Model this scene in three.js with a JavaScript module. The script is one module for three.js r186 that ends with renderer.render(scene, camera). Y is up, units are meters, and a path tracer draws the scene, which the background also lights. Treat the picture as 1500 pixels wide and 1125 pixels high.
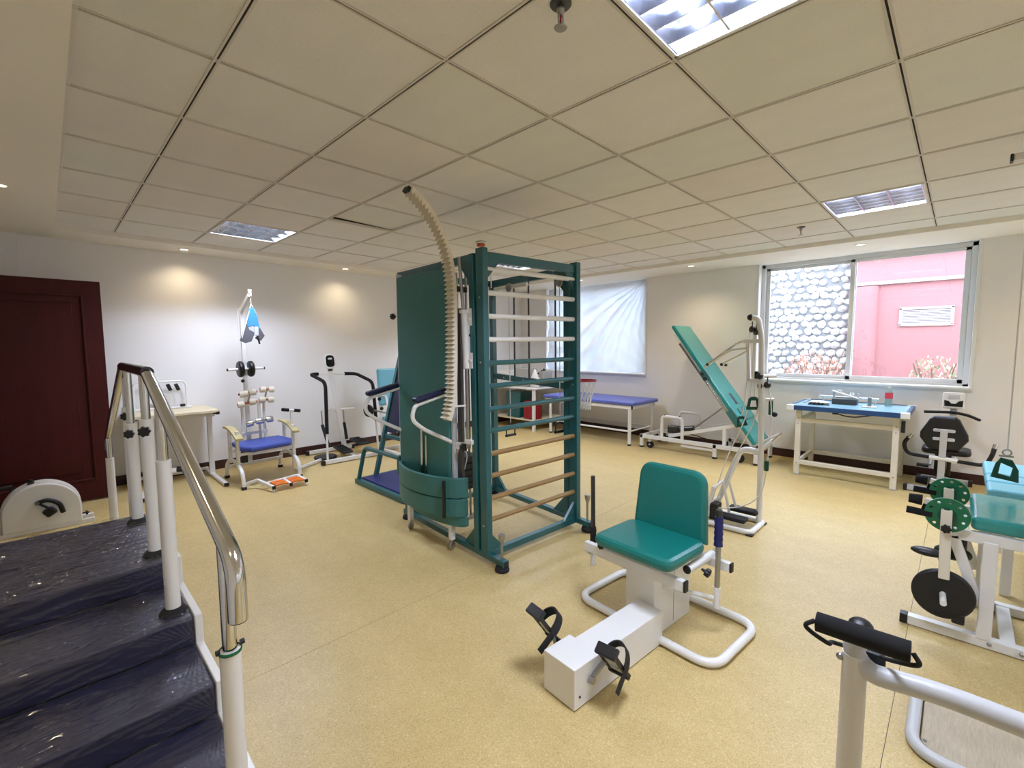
import * as THREE from 'three';
import { RoundedBoxGeometry } from 'three/addons/geometries/RoundedBoxGeometry.js';
import { mergeGeometries } from 'three/addons/utils/BufferGeometryUtils.js';
import { RectAreaLightUniformsLib } from 'three/addons/lights/RectAreaLightUniformsLib.js';

// ---------------------------------------------------------------- camera, sky, sun, exposure
const scene = new THREE.Scene();
const EYE = 1.40;
const camera = new THREE.PerspectiveCamera(80.03, 4 / 3, 0.05, 200);
camera.position.set(0, EYE, 0);
{
  const yaw = 0.793855, pitch = -0.0823992, roll = -0.00461211;
  const f = new THREE.Vector3(Math.sin(yaw) * Math.cos(pitch), Math.sin(pitch), -Math.cos(yaw) * Math.cos(pitch));
  const r = new THREE.Vector3(Math.cos(yaw), 0, Math.sin(yaw)), u = new THREE.Vector3().crossVectors(r, f);
  camera.up.copy(u).multiplyScalar(Math.cos(roll)).addScaledVector(r, -Math.sin(roll));
  camera.lookAt(f.x, EYE + f.y, f.z);
}
const renderer = new THREE.WebGLRenderer({ antialias: true });
renderer.toneMapping = THREE.LinearToneMapping;
renderer.toneMappingExposure = 1.1;
renderer.shadowMap.enabled = true;
RectAreaLightUniformsLib.init();

scene.background = new THREE.Color().setRGB(6.5, 8.0, 10.6);   // bright overcast sky, one tone all round
const sun = new THREE.DirectionalLight(new THREE.Color(1, 0.95, 0.86), 1.0);
sun.position.set(-9, 16, 5); sun.target.position.set(9, 0, -1);
sun.castShadow = true; sun.shadow.radius = 6; sun.shadow.mapSize.set(2048, 2048);
Object.assign(sun.shadow.camera, { left: -14, right: 14, top: 14, bottom: -14, near: 1, far: 50 });
scene.add(sun, sun.target);
const TUBE_LIGHT = 380;      // radiance of the fluorescent tubes
const SPOT_LIGHT = 1.0;      // candela of the warm downlights

// ---------------------------------------------------------------- helpers
let seed = 20240611;
const rnd = (a = 0, b = 1) => { seed = (seed * 1664525 + 1013904223) >>> 0; return a + (b - a) * seed / 4294967296; };
const v3 = (p) => (p.isVector3 ? p.clone() : new THREE.Vector3(p[0], p[1], p[2]));
const UP = new THREE.Vector3(0, 1, 0);
const used = {};
const numbered = (n) => { const k = (used[n] = (used[n] ?? -1) + 1); return k ? n + '_' + String(k).padStart(3, '0') : n; };
const frames = new Map();     // thing -> inverse of its place, so that parts can be given in room coordinates

function flat(g) { const q = g.index ? g.toNonIndexed() : g; for (const k of Object.keys(q.attributes)) if (!['position', 'normal', 'uv'].includes(k)) q.deleteAttribute(k); return q; }
function join(list) { const l = list.flat(Infinity).filter(Boolean).map(flat); return l.length === 1 ? l[0] : mergeGeometries(l, false); }
// A bar of rectangular section from a to b: w across (level), h upright.
function bar(a, b, w, h = w, r = 0.004, roll = 0) {
  const A = v3(a), B = v3(b), d = B.clone().sub(A), L = d.length();
  const g = new RoundedBoxGeometry(w, h, L, 1, Math.min(r, w / 2.1, h / 2.1));
  const z = d.clone().normalize(), ref = Math.abs(z.y) > 0.98 ? new THREE.Vector3(0, 0, 1) : UP;
  const x = new THREE.Vector3().crossVectors(ref, z).normalize(), y = new THREE.Vector3().crossVectors(z, x);
  if (roll) { x.applyAxisAngle(z, roll); y.applyAxisAngle(z, roll); }
  g.applyMatrix4(new THREE.Matrix4().makeBasis(x, y, z).setPosition(A.add(B).multiplyScalar(0.5)));
  return g;
}
function cyl(a, b, r, r2 = r, seg = 16, open = false) {
  const A = v3(a), B = v3(b), d = B.clone().sub(A);
  const g = new THREE.CylinderGeometry(r2, r, d.length(), seg, 1, open);
  g.applyQuaternion(new THREE.Quaternion().setFromUnitVectors(UP, d.clone().normalize()));
  g.translate((A.x + B.x) / 2, (A.y + B.y) / 2, (A.z + B.z) / 2);
  return g;
}
function ball(p, r, s = [1, 1, 1], seg = 14) { const g = new THREE.SphereGeometry(r, seg, Math.round(seg * 0.7)); g.scale(...s); g.translate(...p); return g; }
// A tube through points with rounded corners of radius bend.
function path(pts, bend) {
  const P = pts.map(v3), c = new THREE.CurvePath(); let at = P[0];
  for (let i = 1; i < P.length - 1; i++) {
    const a = P[i - 1], m = P[i], b = P[i + 1], k = Array.isArray(bend) ? bend[i - 1] : bend;
    const t = Math.min(k, m.distanceTo(a) * 0.49, m.distanceTo(b) * 0.49);
    const p = m.clone().lerp(a, t / m.distanceTo(a)), q = m.clone().lerp(b, t / m.distanceTo(b));
    c.add(new THREE.LineCurve3(at, p)); c.add(new THREE.QuadraticBezierCurve3(p, m, q)); at = q;
  }
  c.add(new THREE.LineCurve3(at, P[P.length - 1])); return c;
}
function capped(curve, n, r, seg, closed = false) {
  const t = new THREE.TubeGeometry(curve, n, r, seg, closed), out = [t];
  if (!closed) for (const [u, s] of [[0, -1], [1, 1]]) {
    const p = curve.getPoint(u), d = curve.getTangent(u).multiplyScalar(s), g = new THREE.CircleGeometry(r, seg);
    g.applyQuaternion(new THREE.Quaternion().setFromUnitVectors(new THREE.Vector3(0, 0, 1), d)); g.translate(p.x, p.y, p.z); out.push(g);
  }
  return out;
}
function tube(pts, r, bend = 0.05, seg = 12) { const c = path(pts, bend), L = c.getLength(); return capped(c, Math.max(2, Math.min(160, Math.round(L / 0.014))), r, seg); }
function spline(pts, r, seg = 8, n = 40, closed = false) { return capped(new THREE.CatmullRomCurve3(pts.map(v3), closed, 'centripetal'), n, r, seg, closed); }
function box(x0, x1, y0, y1, z0, z1, r = 0.004, seg = 1) {
  const g = r ? new RoundedBoxGeometry(Math.abs(x1 - x0), Math.abs(y1 - y0), Math.abs(z1 - z0), seg, Math.min(r, Math.abs(x1 - x0) / 2.1, Math.abs(y1 - y0) / 2.1, Math.abs(z1 - z0) / 2.1)) : new THREE.BoxGeometry(Math.abs(x1 - x0), Math.abs(y1 - y0), Math.abs(z1 - z0));
  g.translate((x0 + x1) / 2, (y0 + y1) / 2, (z0 + z1) / 2); return g;
}
// A plain box whose texture coordinates are metres.
function boxM(x0, x1, y0, y1, z0, z1) {
  const g = new THREE.BoxGeometry(x1 - x0, y1 - y0, z1 - z0); g.translate((x0 + x1) / 2, (y0 + y1) / 2, (z0 + z1) / 2); return metreUV(g);
}
function metreUV(g) {
  const q = flat(g), p = q.attributes.position, n = q.attributes.normal, uv = q.attributes.uv ?? new THREE.BufferAttribute(new Float32Array(p.count * 2), 2);
  for (let i = 0; i < p.count; i++) {
    const ax = Math.abs(n.getX(i)), ay = Math.abs(n.getY(i)), az = Math.abs(n.getZ(i));
    if (ay >= ax && ay >= az) uv.setXY(i, p.getX(i), p.getZ(i)); else if (ax >= az) uv.setXY(i, p.getZ(i), p.getY(i)); else uv.setXY(i, p.getX(i), p.getY(i));
  }
  q.setAttribute('uv', uv); return q;
}
// A slab from an outline in the plane (u, v), extruded along the third axis from w0 to w1. plane 'xy', 'zy' or 'xz'.
function slab(pts, plane, w0, w1, bevel = 0.003, holes = [], curveSegments = 10) {
  const shape = pts instanceof THREE.Shape ? pts : new THREE.Shape(pts.map((p) => new THREE.Vector2(...p)));
  for (const h of holes) shape.holes.push(h instanceof THREE.Path ? h : new THREE.Path(h.map((p) => new THREE.Vector2(...p))));
  const t = Math.abs(w1 - w0), b = Math.min(bevel, t / 2.2), lo = Math.min(w0, w1);
  const g = new THREE.ExtrudeGeometry(shape, { depth: t - 2 * b, bevelEnabled: b > 0, bevelSize: b, bevelThickness: b, bevelOffset: -b, bevelSegments: 2, curveSegments });
  g.translate(0, 0, b);
  if (plane === 'xy') g.translate(0, 0, lo);
  else {
    const p = g.attributes.position, n = g.attributes.normal;
    for (const a of [p, n]) for (let i = 0; i < a.count; i++) {
      const [u, v, w] = [a.getX(i), a.getY(i), a.getZ(i) + (a === p ? lo : 0)];
      if (plane === 'zy') a.setXYZ(i, w, v, u); else a.setXYZ(i, u, w, v);
    }
    for (const a of [p, n, g.attributes.uv]) for (let i = 0; i < a.count; i += 3) for (let k = 0; k < a.itemSize; k++) {   // mirrored: turn the faces round
      const j = (i + 1) * a.itemSize + k, l = (i + 2) * a.itemSize + k, s = a.array[j]; a.array[j] = a.array[l]; a.array[l] = s;
    }
  }
  return g;
}
function roundRect(w, h, r, cx = 0, cy = 0) {
  const s = new THREE.Shape(), x = cx - w / 2, y = cy - h / 2;
  s.moveTo(x + r, y); s.lineTo(x + w - r, y); s.quadraticCurveTo(x + w, y, x + w, y + r); s.lineTo(x + w, y + h - r); s.quadraticCurveTo(x + w, y + h, x + w - r, y + h);
  s.lineTo(x + r, y + h); s.quadraticCurveTo(x, y + h, x, y + h - r); s.lineTo(x, y + r); s.quadraticCurveTo(x, y, x + r, y); return s;
}
// Puts geometry made round the origin (axis +z outwards) to point p, looking along d.
function aim(g, p, d) { g = join([g]); g.applyQuaternion(new THREE.Quaternion().setFromUnitVectors(new THREE.Vector3(0, 0, 1), v3(d).normalize())); g.translate(...(p.isVector3 ? p.toArray() : p)); return g; }
function knob(p, d, r = 0.025, t = 0.022, lobes = 7) {
  const s = new THREE.Shape();
  for (let i = 0; i <= lobes * 6; i++) { const a = i / (lobes * 6) * Math.PI * 2, q = r * (0.9 + 0.1 * Math.cos(a * lobes)); i ? s.lineTo(q * Math.cos(a), q * Math.sin(a)) : s.moveTo(q, 0); }
  const g = new THREE.ExtrudeGeometry(s, { depth: t * 0.7, bevelEnabled: true, bevelSize: t * 0.15, bevelThickness: t * 0.15, bevelOffset: -t * 0.15, bevelSegments: 2 });
  return aim([g, cyl([0, 0, -t], [0, 0, 0.002], r * 0.3, r * 0.42, 10)], p, d);
}
function lathe(profile, p, d = [0, 1, 0], seg = 24) {
  const g = new THREE.LatheGeometry(profile.map((q) => new THREE.Vector2(...q)), seg);
  g.applyQuaternion(new THREE.Quaternion().setFromUnitVectors(UP, v3(d).normalize())); g.translate(...p); return g;
}
function turned(g, axis, angle, about = [0, 0, 0]) { g = join([g]); g.translate(-about[0], -about[1], -about[2]); g.applyMatrix4(new THREE.Matrix4().makeRotationAxis(v3(axis).normalize(), angle)); g.translate(...about); return g; }

// A thing: a Group at its base. With world = true its parts are given in room coordinates.
function thing(name, label, category, at = [0, 0, 0], turn = 0, { group, world = true } = {}) {
  const o = new THREE.Group(); o.name = numbered(name); o.position.set(...at); o.rotation.y = turn; o.userData = { label, category };
  if (group) o.userData.group = group;
  scene.add(o); o.updateMatrixWorld(true); frames.set(o, world ? o.matrixWorld.clone().invert() : null); return o;
}
function part(parent, name, m, ...geos) {
  const g = join(geos); let t = parent; while (t.parent && t.parent !== scene) t = t.parent;
  const inv = frames.get(t); if (inv) g.applyMatrix4(inv);
  const o = new THREE.Mesh(g, m); o.name = name; o.castShadow = o.receiveShadow = true; parent.add(o); return o;
}
function each(parent, name, m, ...geos) { let o; for (const g of geos) o = part(parent, name, m, g); return o; }      // one part per piece
function single(name, label, category, m, geos, group) {     // a thing of one mesh, given in room coordinates, its origin at its base
  const g = join([geos]); g.computeBoundingBox(); const b = g.boundingBox, c = [(b.min.x + b.max.x) / 2, b.min.y, (b.min.z + b.max.z) / 2];
  g.translate(-c[0], -c[1], -c[2]); const o = new THREE.Mesh(g, m); o.name = numbered(name); o.position.set(...c); o.castShadow = o.receiveShadow = true;
  o.userData = { label, category }; if (group) o.userData.group = group; scene.add(o); return o;
}
function structure(name, label, category) { const o = thing(name, label, category); o.name = name; o.userData.kind = 'structure'; return o; }

// ---------------------------------------------------------------- textures and materials
function noiseGrid(n, cells, sd) {      // tiling value noise, n x n
  const g = new Float32Array(cells * cells); let s = sd >>> 0; for (let i = 0; i < g.length; i++) { s = (s * 1664525 + 1013904223) >>> 0; g[i] = s / 4294967296; }
  const out = new Float32Array(n * n), sm = (t) => t * t * (3 - 2 * t);
  for (let y = 0; y < n; y++) for (let x = 0; x < n; x++) {
    const u = x / n * cells, v = y / n * cells, i = Math.floor(u), j = Math.floor(v), a = sm(u - i), b = sm(v - j), i1 = (i + 1) % cells, j1 = (j + 1) % cells;
    out[y * n + x] = (g[j * cells + i] * (1 - a) + g[j * cells + i1] * a) * (1 - b) + (g[j1 * cells + i] * (1 - a) + g[j1 * cells + i1] * a) * b;
  }
  return out;
}
function dataTexture(n, fn, srgb, metres) {
  const d = new Uint8Array(n * n * 4);
  for (let i = 0; i < n * n; i++) { const c = fn(i % n, Math.floor(i / n), i); d[4 * i] = c[0]; d[4 * i + 1] = c[1]; d[4 * i + 2] = c[2]; d[4 * i + 3] = 255; }
  const t = new THREE.DataTexture(d, n, n); t.wrapS = t.wrapT = THREE.RepeatWrapping; t.magFilter = THREE.LinearFilter; t.minFilter = THREE.LinearMipmapLinearFilter; t.generateMipmaps = true;
  if (srgb) t.colorSpace = THREE.SRGBColorSpace; t.repeat.set(1 / metres, 1 / metres); t.needsUpdate = true; return t;
}
const std = (color, roughness, extra = {}) => new THREE.MeshPhysicalMaterial({ color, roughness, metalness: 0, ...extra });
const N = 1024, nA = noiseGrid(N, 256, 11), nB = noiseGrid(N, 128, 23), nC = noiseGrid(N, 8, 37), nD = noiseGrid(N, 512, 51), nE = noiseGrid(N, 32, 77);
// beige sheet vinyl with fine chips
const vinylMap = dataTexture(N, (x, y, i) => {
  let c = [199, 175, 118]; const m = (nC[i] - 0.5) * 6 + (nE[i] - 0.5) * 5;
  if (nD[i] > 0.82) c = [176, 149, 92]; else if (nD[i] < 0.17) c = [216, 197, 147]; else if (nA[i] > 0.8) c = [188, 162, 104]; else if (nA[i] < 0.2) c = [209, 188, 135];
  return c.map((q) => Math.max(0, Math.min(255, q + m)));
}, true, 1.15);
const plasterBump = dataTexture(N, (x, y, i) => { const h = 120 + (nA[i] - 0.5) * 60 + (nE[i] - 0.5) * 80; return [h, h, h]; }, false, 1.1);
const tileBump = dataTexture(N, (x, y, i) => { const h = 190 - (nA[i] > 0.78 ? 90 * (nA[i] - 0.78) / 0.22 : 0) - (nD[i] > 0.86 ? 80 : 0); return [h, h, h]; }, false, 0.9);
const tileMap = dataTexture(N, (x, y, i) => { const k = (nC[i] - 0.5) * 5 + (nD[i] > 0.87 ? -16 : 0); return [230 + k, 226 + k, 219 + k]; }, true, 0.9);
const wrinkle = noiseGrid(N, 64, 91);
const doorMap = dataTexture(N, (x, y, i) => { const s = nD[(y >> 4) * N + x] * 0.5 + nA[((y >> 5) % N) * N + x] * 0.5, k = (s - 0.5) * 20 + (nC[i] - 0.5) * 8; return [66 + k, 17 + k * 0.4, 16 + k * 0.35]; }, true, 0.8);
const woodMap = dataTexture(N, (x, y, i) => { const s = nD[((y) % N) * N + (x >> 4)] * 0.6 + nB[y * N + (x >> 3)] * 0.4, k = (s - 0.5) * 44 + (nC[i] - 0.5) * 14; return [150 + k, 118 + k * 0.9, 70 + k * 0.8]; }, true, 0.5);
const greyWoodMap = dataTexture(N, (x, y, i) => { const s = nD[y * N + (x >> 4)] * 0.6 + nB[y * N + (x >> 3)] * 0.4, k = (s - 0.5) * 26 + (nC[i] - 0.5) * 12; return [176 + k, 163 + k, 139 + k]; }, true, 0.6);
const fabricBump = dataTexture(512, (x, y) => { const h = 128 + 60 * Math.sin(x * Math.PI / 4) * Math.sin(y * Math.PI / 4); return [h, h, h]; }, false, 0.25);

const M = {
  cartonGrey: std('#a3a29d', 0.8),
  wall: std('#efedea', 0.85, { bumpMap: plasterBump, bumpScale: 0.0006 }),
  soffit: std('#f0eade', 0.85, { bumpMap: plasterBump, bumpScale: 0.0005 }),
  vinyl: std('#ffffff', 0.42, { map: vinylMap, specularIntensity: 0.7 }),
  tile: std('#ffffff', 0.95, { map: tileMap, bumpMap: tileBump, bumpScale: 0.0012 }),
  tileB: std('#fafcf9', 0.95, { map: tileMap, bumpMap: tileBump, bumpScale: 0.0012 }),
  tileC: std('#fdfaf8', 0.95, { map: tileMap, bumpMap: tileBump, bumpScale: 0.0012 }),
  gridBar: std('#d2cbbf', 0.6), groove: std('#191715', 0.8), slab: std('#4a4846', 0.95),
  baseboard: std('#3a1c18', 0.45), door: std('#ffffff', 0.5, { map: doorMap, specularIntensity: 0.5 }), doorEdge: std('#30100e', 0.45),
  white: std('#e8e7e3', 0.34, { clearcoat: 0.25, clearcoatRoughness: 0.2 }), cream: std('#e3ddcc', 0.4), offwhite: std('#d9d6cf', 0.42), greyWhite: std('#bfc0c0', 0.4),
  chrome: std('#d8d8d6', 0.14, { metalness: 1 }), steel: std('#a9a9a7', 0.32, { metalness: 1 }), steelDark: std('#5a5a5a', 0.4, { metalness: 1 }),
  black: std('#121214', 0.45), rubber: std('#161617', 0.8), foam: std('#0e0e10', 0.95), blackGloss: std('#0c0c0e', 0.18),
  teal: std('#14585b', 0.38, { clearcoat: 0.3, clearcoatRoughness: 0.25 }), tealPad: std('#0a7068', 0.36, { clearcoat: 0.15, clearcoatRoughness: 0.3 }), boardPad: std('#356f6b', 0.5),
  aqua: std('#1f8f8c', 0.24, { clearcoat: 0.5, clearcoatRoughness: 0.15 }), skyPad: std('#72b9c9', 0.3), greenPlastic: std('#0f6b45', 0.35), greenStrap: std('#114a36', 0.7),
  navy: std('#0a0d33', 0.5), navyBoard: std('#0c1238', 0.5), navyPad: std('#191d5e', 0.45), bluePad: std('#3f51a0', 0.55, { bumpMap: fabricBump, bumpScale: 0.0003 }), violetPad: std('#5b66b4', 0.4), blueTop: std('#9ccbe2', 0.18), blueEdge: std('#234a78', 0.35),
  tan: std('#ffffff', 0.45, { map: woodMap }), greyWood: std('#ffffff', 0.5, { map: greyWoodMap }), laminate: std('#d8cba9', 0.4), armWood: std('#b8ab7a', 0.5), ivory: std('#e6dcc6', 0.5),
  cord: std('#e4e2dc', 0.7), orange: std('#e0751d', 0.55), terracotta: std('#b5552e', 0.6), red: std('#9c1f26', 0.5), pinkLabel: std('#d8404e', 0.4),
  sling: std('#3d86bd', 0.8), slingGrey: std('#5b5a60', 0.85),
  glass: std('#ffffff', 0.02, { transmission: 1, thickness: 0, ior: 1.5 }),
  film: std('#ffffff', 0.05, { transmission: 0.99, thickness: 0, ior: 1.45, side: THREE.DoubleSide }),
  sheet: std('#dde0e4', 0.8, { transmission: 0.45, thickness: 0, side: THREE.DoubleSide }),
  alu: std('#dcdee0', 0.4), frameWhite: std('#e9eaea', 0.4),
  mirror: std('#ccd1e0', 0.16, { metalness: 1 }), lampBody: std('#e6e6e4', 0.5),
  tubeGlow: std('#ffffff', 0.5, { emissive: new THREE.Color(0.93, 0.96, 1), emissiveIntensity: 6 }),
  spotGlow: std('#ffffff', 0.5, { emissive: new THREE.Color(1, 0.86, 0.62), emissiveIntensity: 5 }),
  spotRing: std('#e8e4dc', 0.35), smoke: std('#e2ded6', 0.5),
  pinkWall: std('#9a6866', 0.85), paleWall: std('#b9b5b3', 0.8), stone: std('#b4b3b2', 0.9), stoneB: std('#bcbab6', 0.9), stoneC: std('#aaaaaa', 0.9), mortar: std('#7c7b7a', 0.95),
  ground: std('#b8aa96', 0.95), leaf: std('#7f8f52', 0.7, { side: THREE.DoubleSide }), leafB: std('#9a9574', 0.7, { side: THREE.DoubleSide }), leafR: std('#b0806a', 0.75, { side: THREE.DoubleSide }), stem: std('#6a5540', 0.9),
};

// ---------------------------------------------------------------- the room
const X0 = -0.6, X1 = 6.45, Z0 = -6.08, Z1 = 4.0, YC = 2.459, YS = 2.42, T = 0.24;
const EX0 = 0.12, EX1 = 5.7, EZ0 = -5.62, EZ1 = 3.4;      // edges of the tiled field
const gx = (k) => 0.5104 + 0.6 * k, gz = (k) => -2.0277 + 0.6 * k;
const WINDOWS = [[-5.45, -3.48], [-1.9, 0.06], [1.66, 3.6]], WY0 = 0.95, WY1 = YS;

const floorG = structure('floor', 'speckled beige sheet vinyl floor of the whole room', 'floor');
part(floorG, 'floor_slab', M.slab, boxM(X0 - T, X1 + T, -0.16, -0.004, Z0 - T, Z1 + T));
{
  const cuts = [Z0, -4.05, -2.07, -0.12, 1.9, Z1];
  for (let i = 0; i < cuts.length - 1; i++) part(floorG, 'vinyl_sheet', M.vinyl, boxM(X0, X1, -0.004, 0, cuts[i] + (i ? 0.001 : 0), cuts[i + 1] - 0.001));
}
const wallBack = structure('wall_back', 'white plaster wall with the downlight glow, behind the traction chair', 'wall');
part(wallBack, 'plaster', M.wall, boxM(X0 - T, X1 + T, -0.16, 2.9, Z0 - T, Z0));
part(wallBack, 'pilaster', M.wall, boxM(X0, -0.117, 0, YS, Z0, Z0 + 0.05));
const wallRight = structure('wall_right', 'grey-white plaster wall holding the big windows', 'wall');
{
  const w = [boxM(X1, X1 + T, -0.16, WY0, Z0, Z1), boxM(X1, X1 + T, WY1, 2.9, Z0, Z1)]; let z = Z0;
  for (const [a, b] of WINDOWS) { w.push(boxM(X1, X1 + T, WY0, WY1, z, a)); z = b; }
  w.push(boxM(X1, X1 + T, WY0, WY1, z, Z1)); part(wallRight, 'plaster', M.wall, w);
}
const wallLeft = structure('wall_left', 'white plaster wall with the doorway', 'wall');
const DZ0 = -5.62, DZ1 = -4.7, DY = 2.03;
part(wallLeft, 'plaster', M.wall, boxM(X0 - T, X0, -0.16, 2.9, Z0, DZ0), boxM(X0 - T, X0, -0.16, 2.9, DZ1, Z1), boxM(X0 - T, X0, DY, 2.9, DZ0, DZ1));
const wallFront = structure('wall_front', 'white plaster wall behind the camera', 'wall');
part(wallFront, 'plaster', M.wall, boxM(X0 - T, X1 + T, -0.16, 2.9, Z1, Z1 + T));
const corridor = structure('wall_corridor', 'plain walls of the corridor beyond the doorway', 'wall');
part(corridor, 'plaster', M.wall, boxM(-2.3, -2.2, -0.1, 2.9, -6.3, -4), boxM(-2.2, X0 - T, -0.1, 2.9, -6.3, -6.2), boxM(-2.2, X0 - T, -0.1, 2.9, -4.1, -4), boxM(-2.2, X0 - T, 2.5, 2.9, -6.2, -4.1), boxM(-2.2, X0 - T, -0.1, 0, -6.2, -4.1));
for (const [n, g] of [['baseboard_back', box(-0.117, X1 - 0.012, 0, 0.1, Z0, Z0 + 0.012, 0.003)], ['baseboard_right', box(X1 - 0.012, X1, 0, 0.1, Z0, Z1, 0.003)], ['baseboard_left', box(X0, X0 + 0.012, 0, 0.1, DZ1 + 0.1, Z1, 0.003)], ['baseboard_front', box(X0, X1, 0, 0.1, Z1 - 0.012, Z1, 0.003)]]) {
  const o = new THREE.Mesh(g, M.baseboard); o.name = n; o.userData = { kind: 'structure', label: 'dark maroon-brown baseboard along the ' + n.split('_')[1] + ' wall', category: 'baseboard' }; o.castShadow = o.receiveShadow = true; scene.add(o);
}

// the ceiling: slab, plaster border, metal grid, loose tiles
const LAMPS = [[1, 2], [6, 2], [1, -5], [6, -4], [1, 8], [6, 8]];        // grid cell (x line, z line) of each grille lamp
const ceiling = structure('ceiling', 'suspended ceiling of grey-beige mineral tiles with a plaster border', 'ceiling');
part(ceiling, 'ceiling_slab', M.slab, boxM(X0 - T, X1 + T, 2.72, 2.9, Z0 - T, Z1 + T));
part(ceiling, 'plaster_border', M.soffit, boxM(X0, EX0, YS, 2.56, Z0, Z1), boxM(EX1, X1, YS, 2.56, Z0, Z1), boxM(EX0, EX1, YS, 2.56, Z0, EZ0), boxM(EX0, EX1, YS, 2.56, EZ1, Z1));
{
  const xs = [EX0], zs = [EZ0]; for (let k = 0; gx(k) < EX1 - 0.05; k++) xs.push(gx(k)); xs.push(EX1);
  for (let k = -5; gz(k) < EZ1 - 0.05; k++) zs.push(gz(k)); zs.push(EZ1);
  const cache = {};
  for (let i = 0; i < xs.length - 1; i++) for (let j = 0; j < zs.length - 1; j++) {
    if (LAMPS.some(([a, b]) => Math.abs(gx(a) - xs[i]) < 0.01 && Math.abs(gz(b) - zs[j]) < 0.01)) continue;
    const w = xs[i + 1] - xs[i] - 0.012, d = zs[j + 1] - zs[j] - 0.012, key = w.toFixed(3) + '_' + d.toFixed(3);
    const g = cache[key] ??= boxM(-w / 2, w / 2, 0.001, 0.016, -d / 2, d / 2);
    const o = new THREE.Mesh(g, rnd() < 0.6 ? M.tile : rnd() < 0.5 ? M.tileB : M.tileC); o.name = 'ceiling_tile'; o.castShadow = o.receiveShadow = true;
    o.position.set((xs[i] + xs[i + 1]) / 2, YC, (zs[j] + zs[j + 1]) / 2);
    if (Math.abs(xs[i] - gx(2)) < 0.01 && Math.abs(zs[j] - gz(-3)) < 0.01) { o.material = M.tileB; o.rotation.set(0.022, 0, -0.024); o.position.y += 0.016; }   // one tile sits askew
    ceiling.add(o);
  }
  const tee = (along, at, a, b, y) => {
    const s = (o0, o1, y0, y1) => (along === 'z' ? box(at + o0, at + o1, y0, y1, a, b, 0) : box(a, b, y0, y1, at + o0, at + o1, 0));
    const f = part(ceiling, 'grid_bar', M.gridBar, s(-0.0115, -0.0036, y - 0.003, y + 0.012), s(0.0036, 0.0115, y - 0.003, y + 0.012));
    part(f, 'grid_groove', M.groove, s(-0.0036, 0.0036, y + 0.0005, y + 0.02));
  };
  for (const x of xs.slice(1, -1)) tee('z', x, EZ0, EZ1, YC);
  for (const z of zs.slice(1, -1)) tee('x', z, EX0, EX1, YC + 0.0006);
  const edge = [box(EX0, EX1, YC - 0.002, YC + 0.001, EZ0, EZ0 + 0.018, 0), box(EX0, EX1, YC - 0.002, YC + 0.001, EZ1 - 0.018, EZ1, 0), box(EX0, EX0 + 0.018, YC - 0.002, YC + 0.001, EZ0, EZ1, 0), box(EX1 - 0.018, EX1, YC - 0.002, YC + 0.001, EZ0, EZ1, 0)];
  part(ceiling, 'edge_angle', M.tile, edge);
}
// grille lamps: tubes along x, mirrored dividers, cross blades
const lampWhere = ['over the footrest trainer, nearest the camera', 'in front of the bright window', 'above the traction chair by the left wall', 'far off, seen over the top of the wall bars', 'behind the camera, left', 'behind the camera, right'];
LAMPS.forEach(([a, b], n) => {
  const cx = gx(a) + 0.3, cz = gz(b) + 0.3, t = thing('grille_lamp', 'recessed square grille lamp ' + lampWhere[n], 'lamp', [cx, YC, cz], 0, { world: false, group: 'ceiling grille lamps' });
  const h = 0.288, top = 0.085;
  part(t, 'housing', M.lampBody, box(-h, h, top, top + 0.01, -h, h, 0), box(-h, h, -0.004, top, -h, -h + 0.012, 0), box(-h, h, -0.004, top, h - 0.012, h, 0), box(-h, -h + 0.012, -0.004, top, -h, h, 0), box(h - 0.012, h, -0.004, top, -h, h, 0));
  for (const z of [-0.092, 0.092]) part(t, 'divider', M.mirror, slab([[z - 0.022, 0.075], [z - 0.003, 0], [z + 0.003, 0], [z + 0.022, 0.075]], 'zy', -h + 0.012, h - 0.012, 0));
  for (const s of [-1, 1]) part(t, 'side_reflector', M.mirror, slab(s < 0 ? [[-0.276, 0], [-0.272, 0], [-0.25, 0.08], [-0.276, 0.08]] : [[0.276, 0], [0.276, 0.08], [0.25, 0.08], [0.272, 0]], 'zy', -h + 0.012, h - 0.012, 0));
  for (let k = 0; k < 5; k++) { const x = -0.2 + 0.1 * k; part(t, 'blade', M.mirror, slab([[x - 0.011, 0.045], [x - 0.0015, 0.001], [x + 0.0015, 0.001], [x + 0.011, 0.045]], 'xy', -0.27, 0.27, 0)); }
  for (const z of [-0.184, 0, 0.184]) {
    part(t, 'fluorescent_tube', M.tubeGlow, cyl([-0.262, 0.062, z], [0.262, 0.062, z], 0.012, 0.012, 14));
    const l = new THREE.RectAreaLight(new THREE.Color(0.86, 0.955, 1.22), TUBE_LIGHT, 0.5, 0.03); l.position.set(0, 0.0485, z); l.rotation.x = -Math.PI / 2; t.add(l);
  }
});
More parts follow.
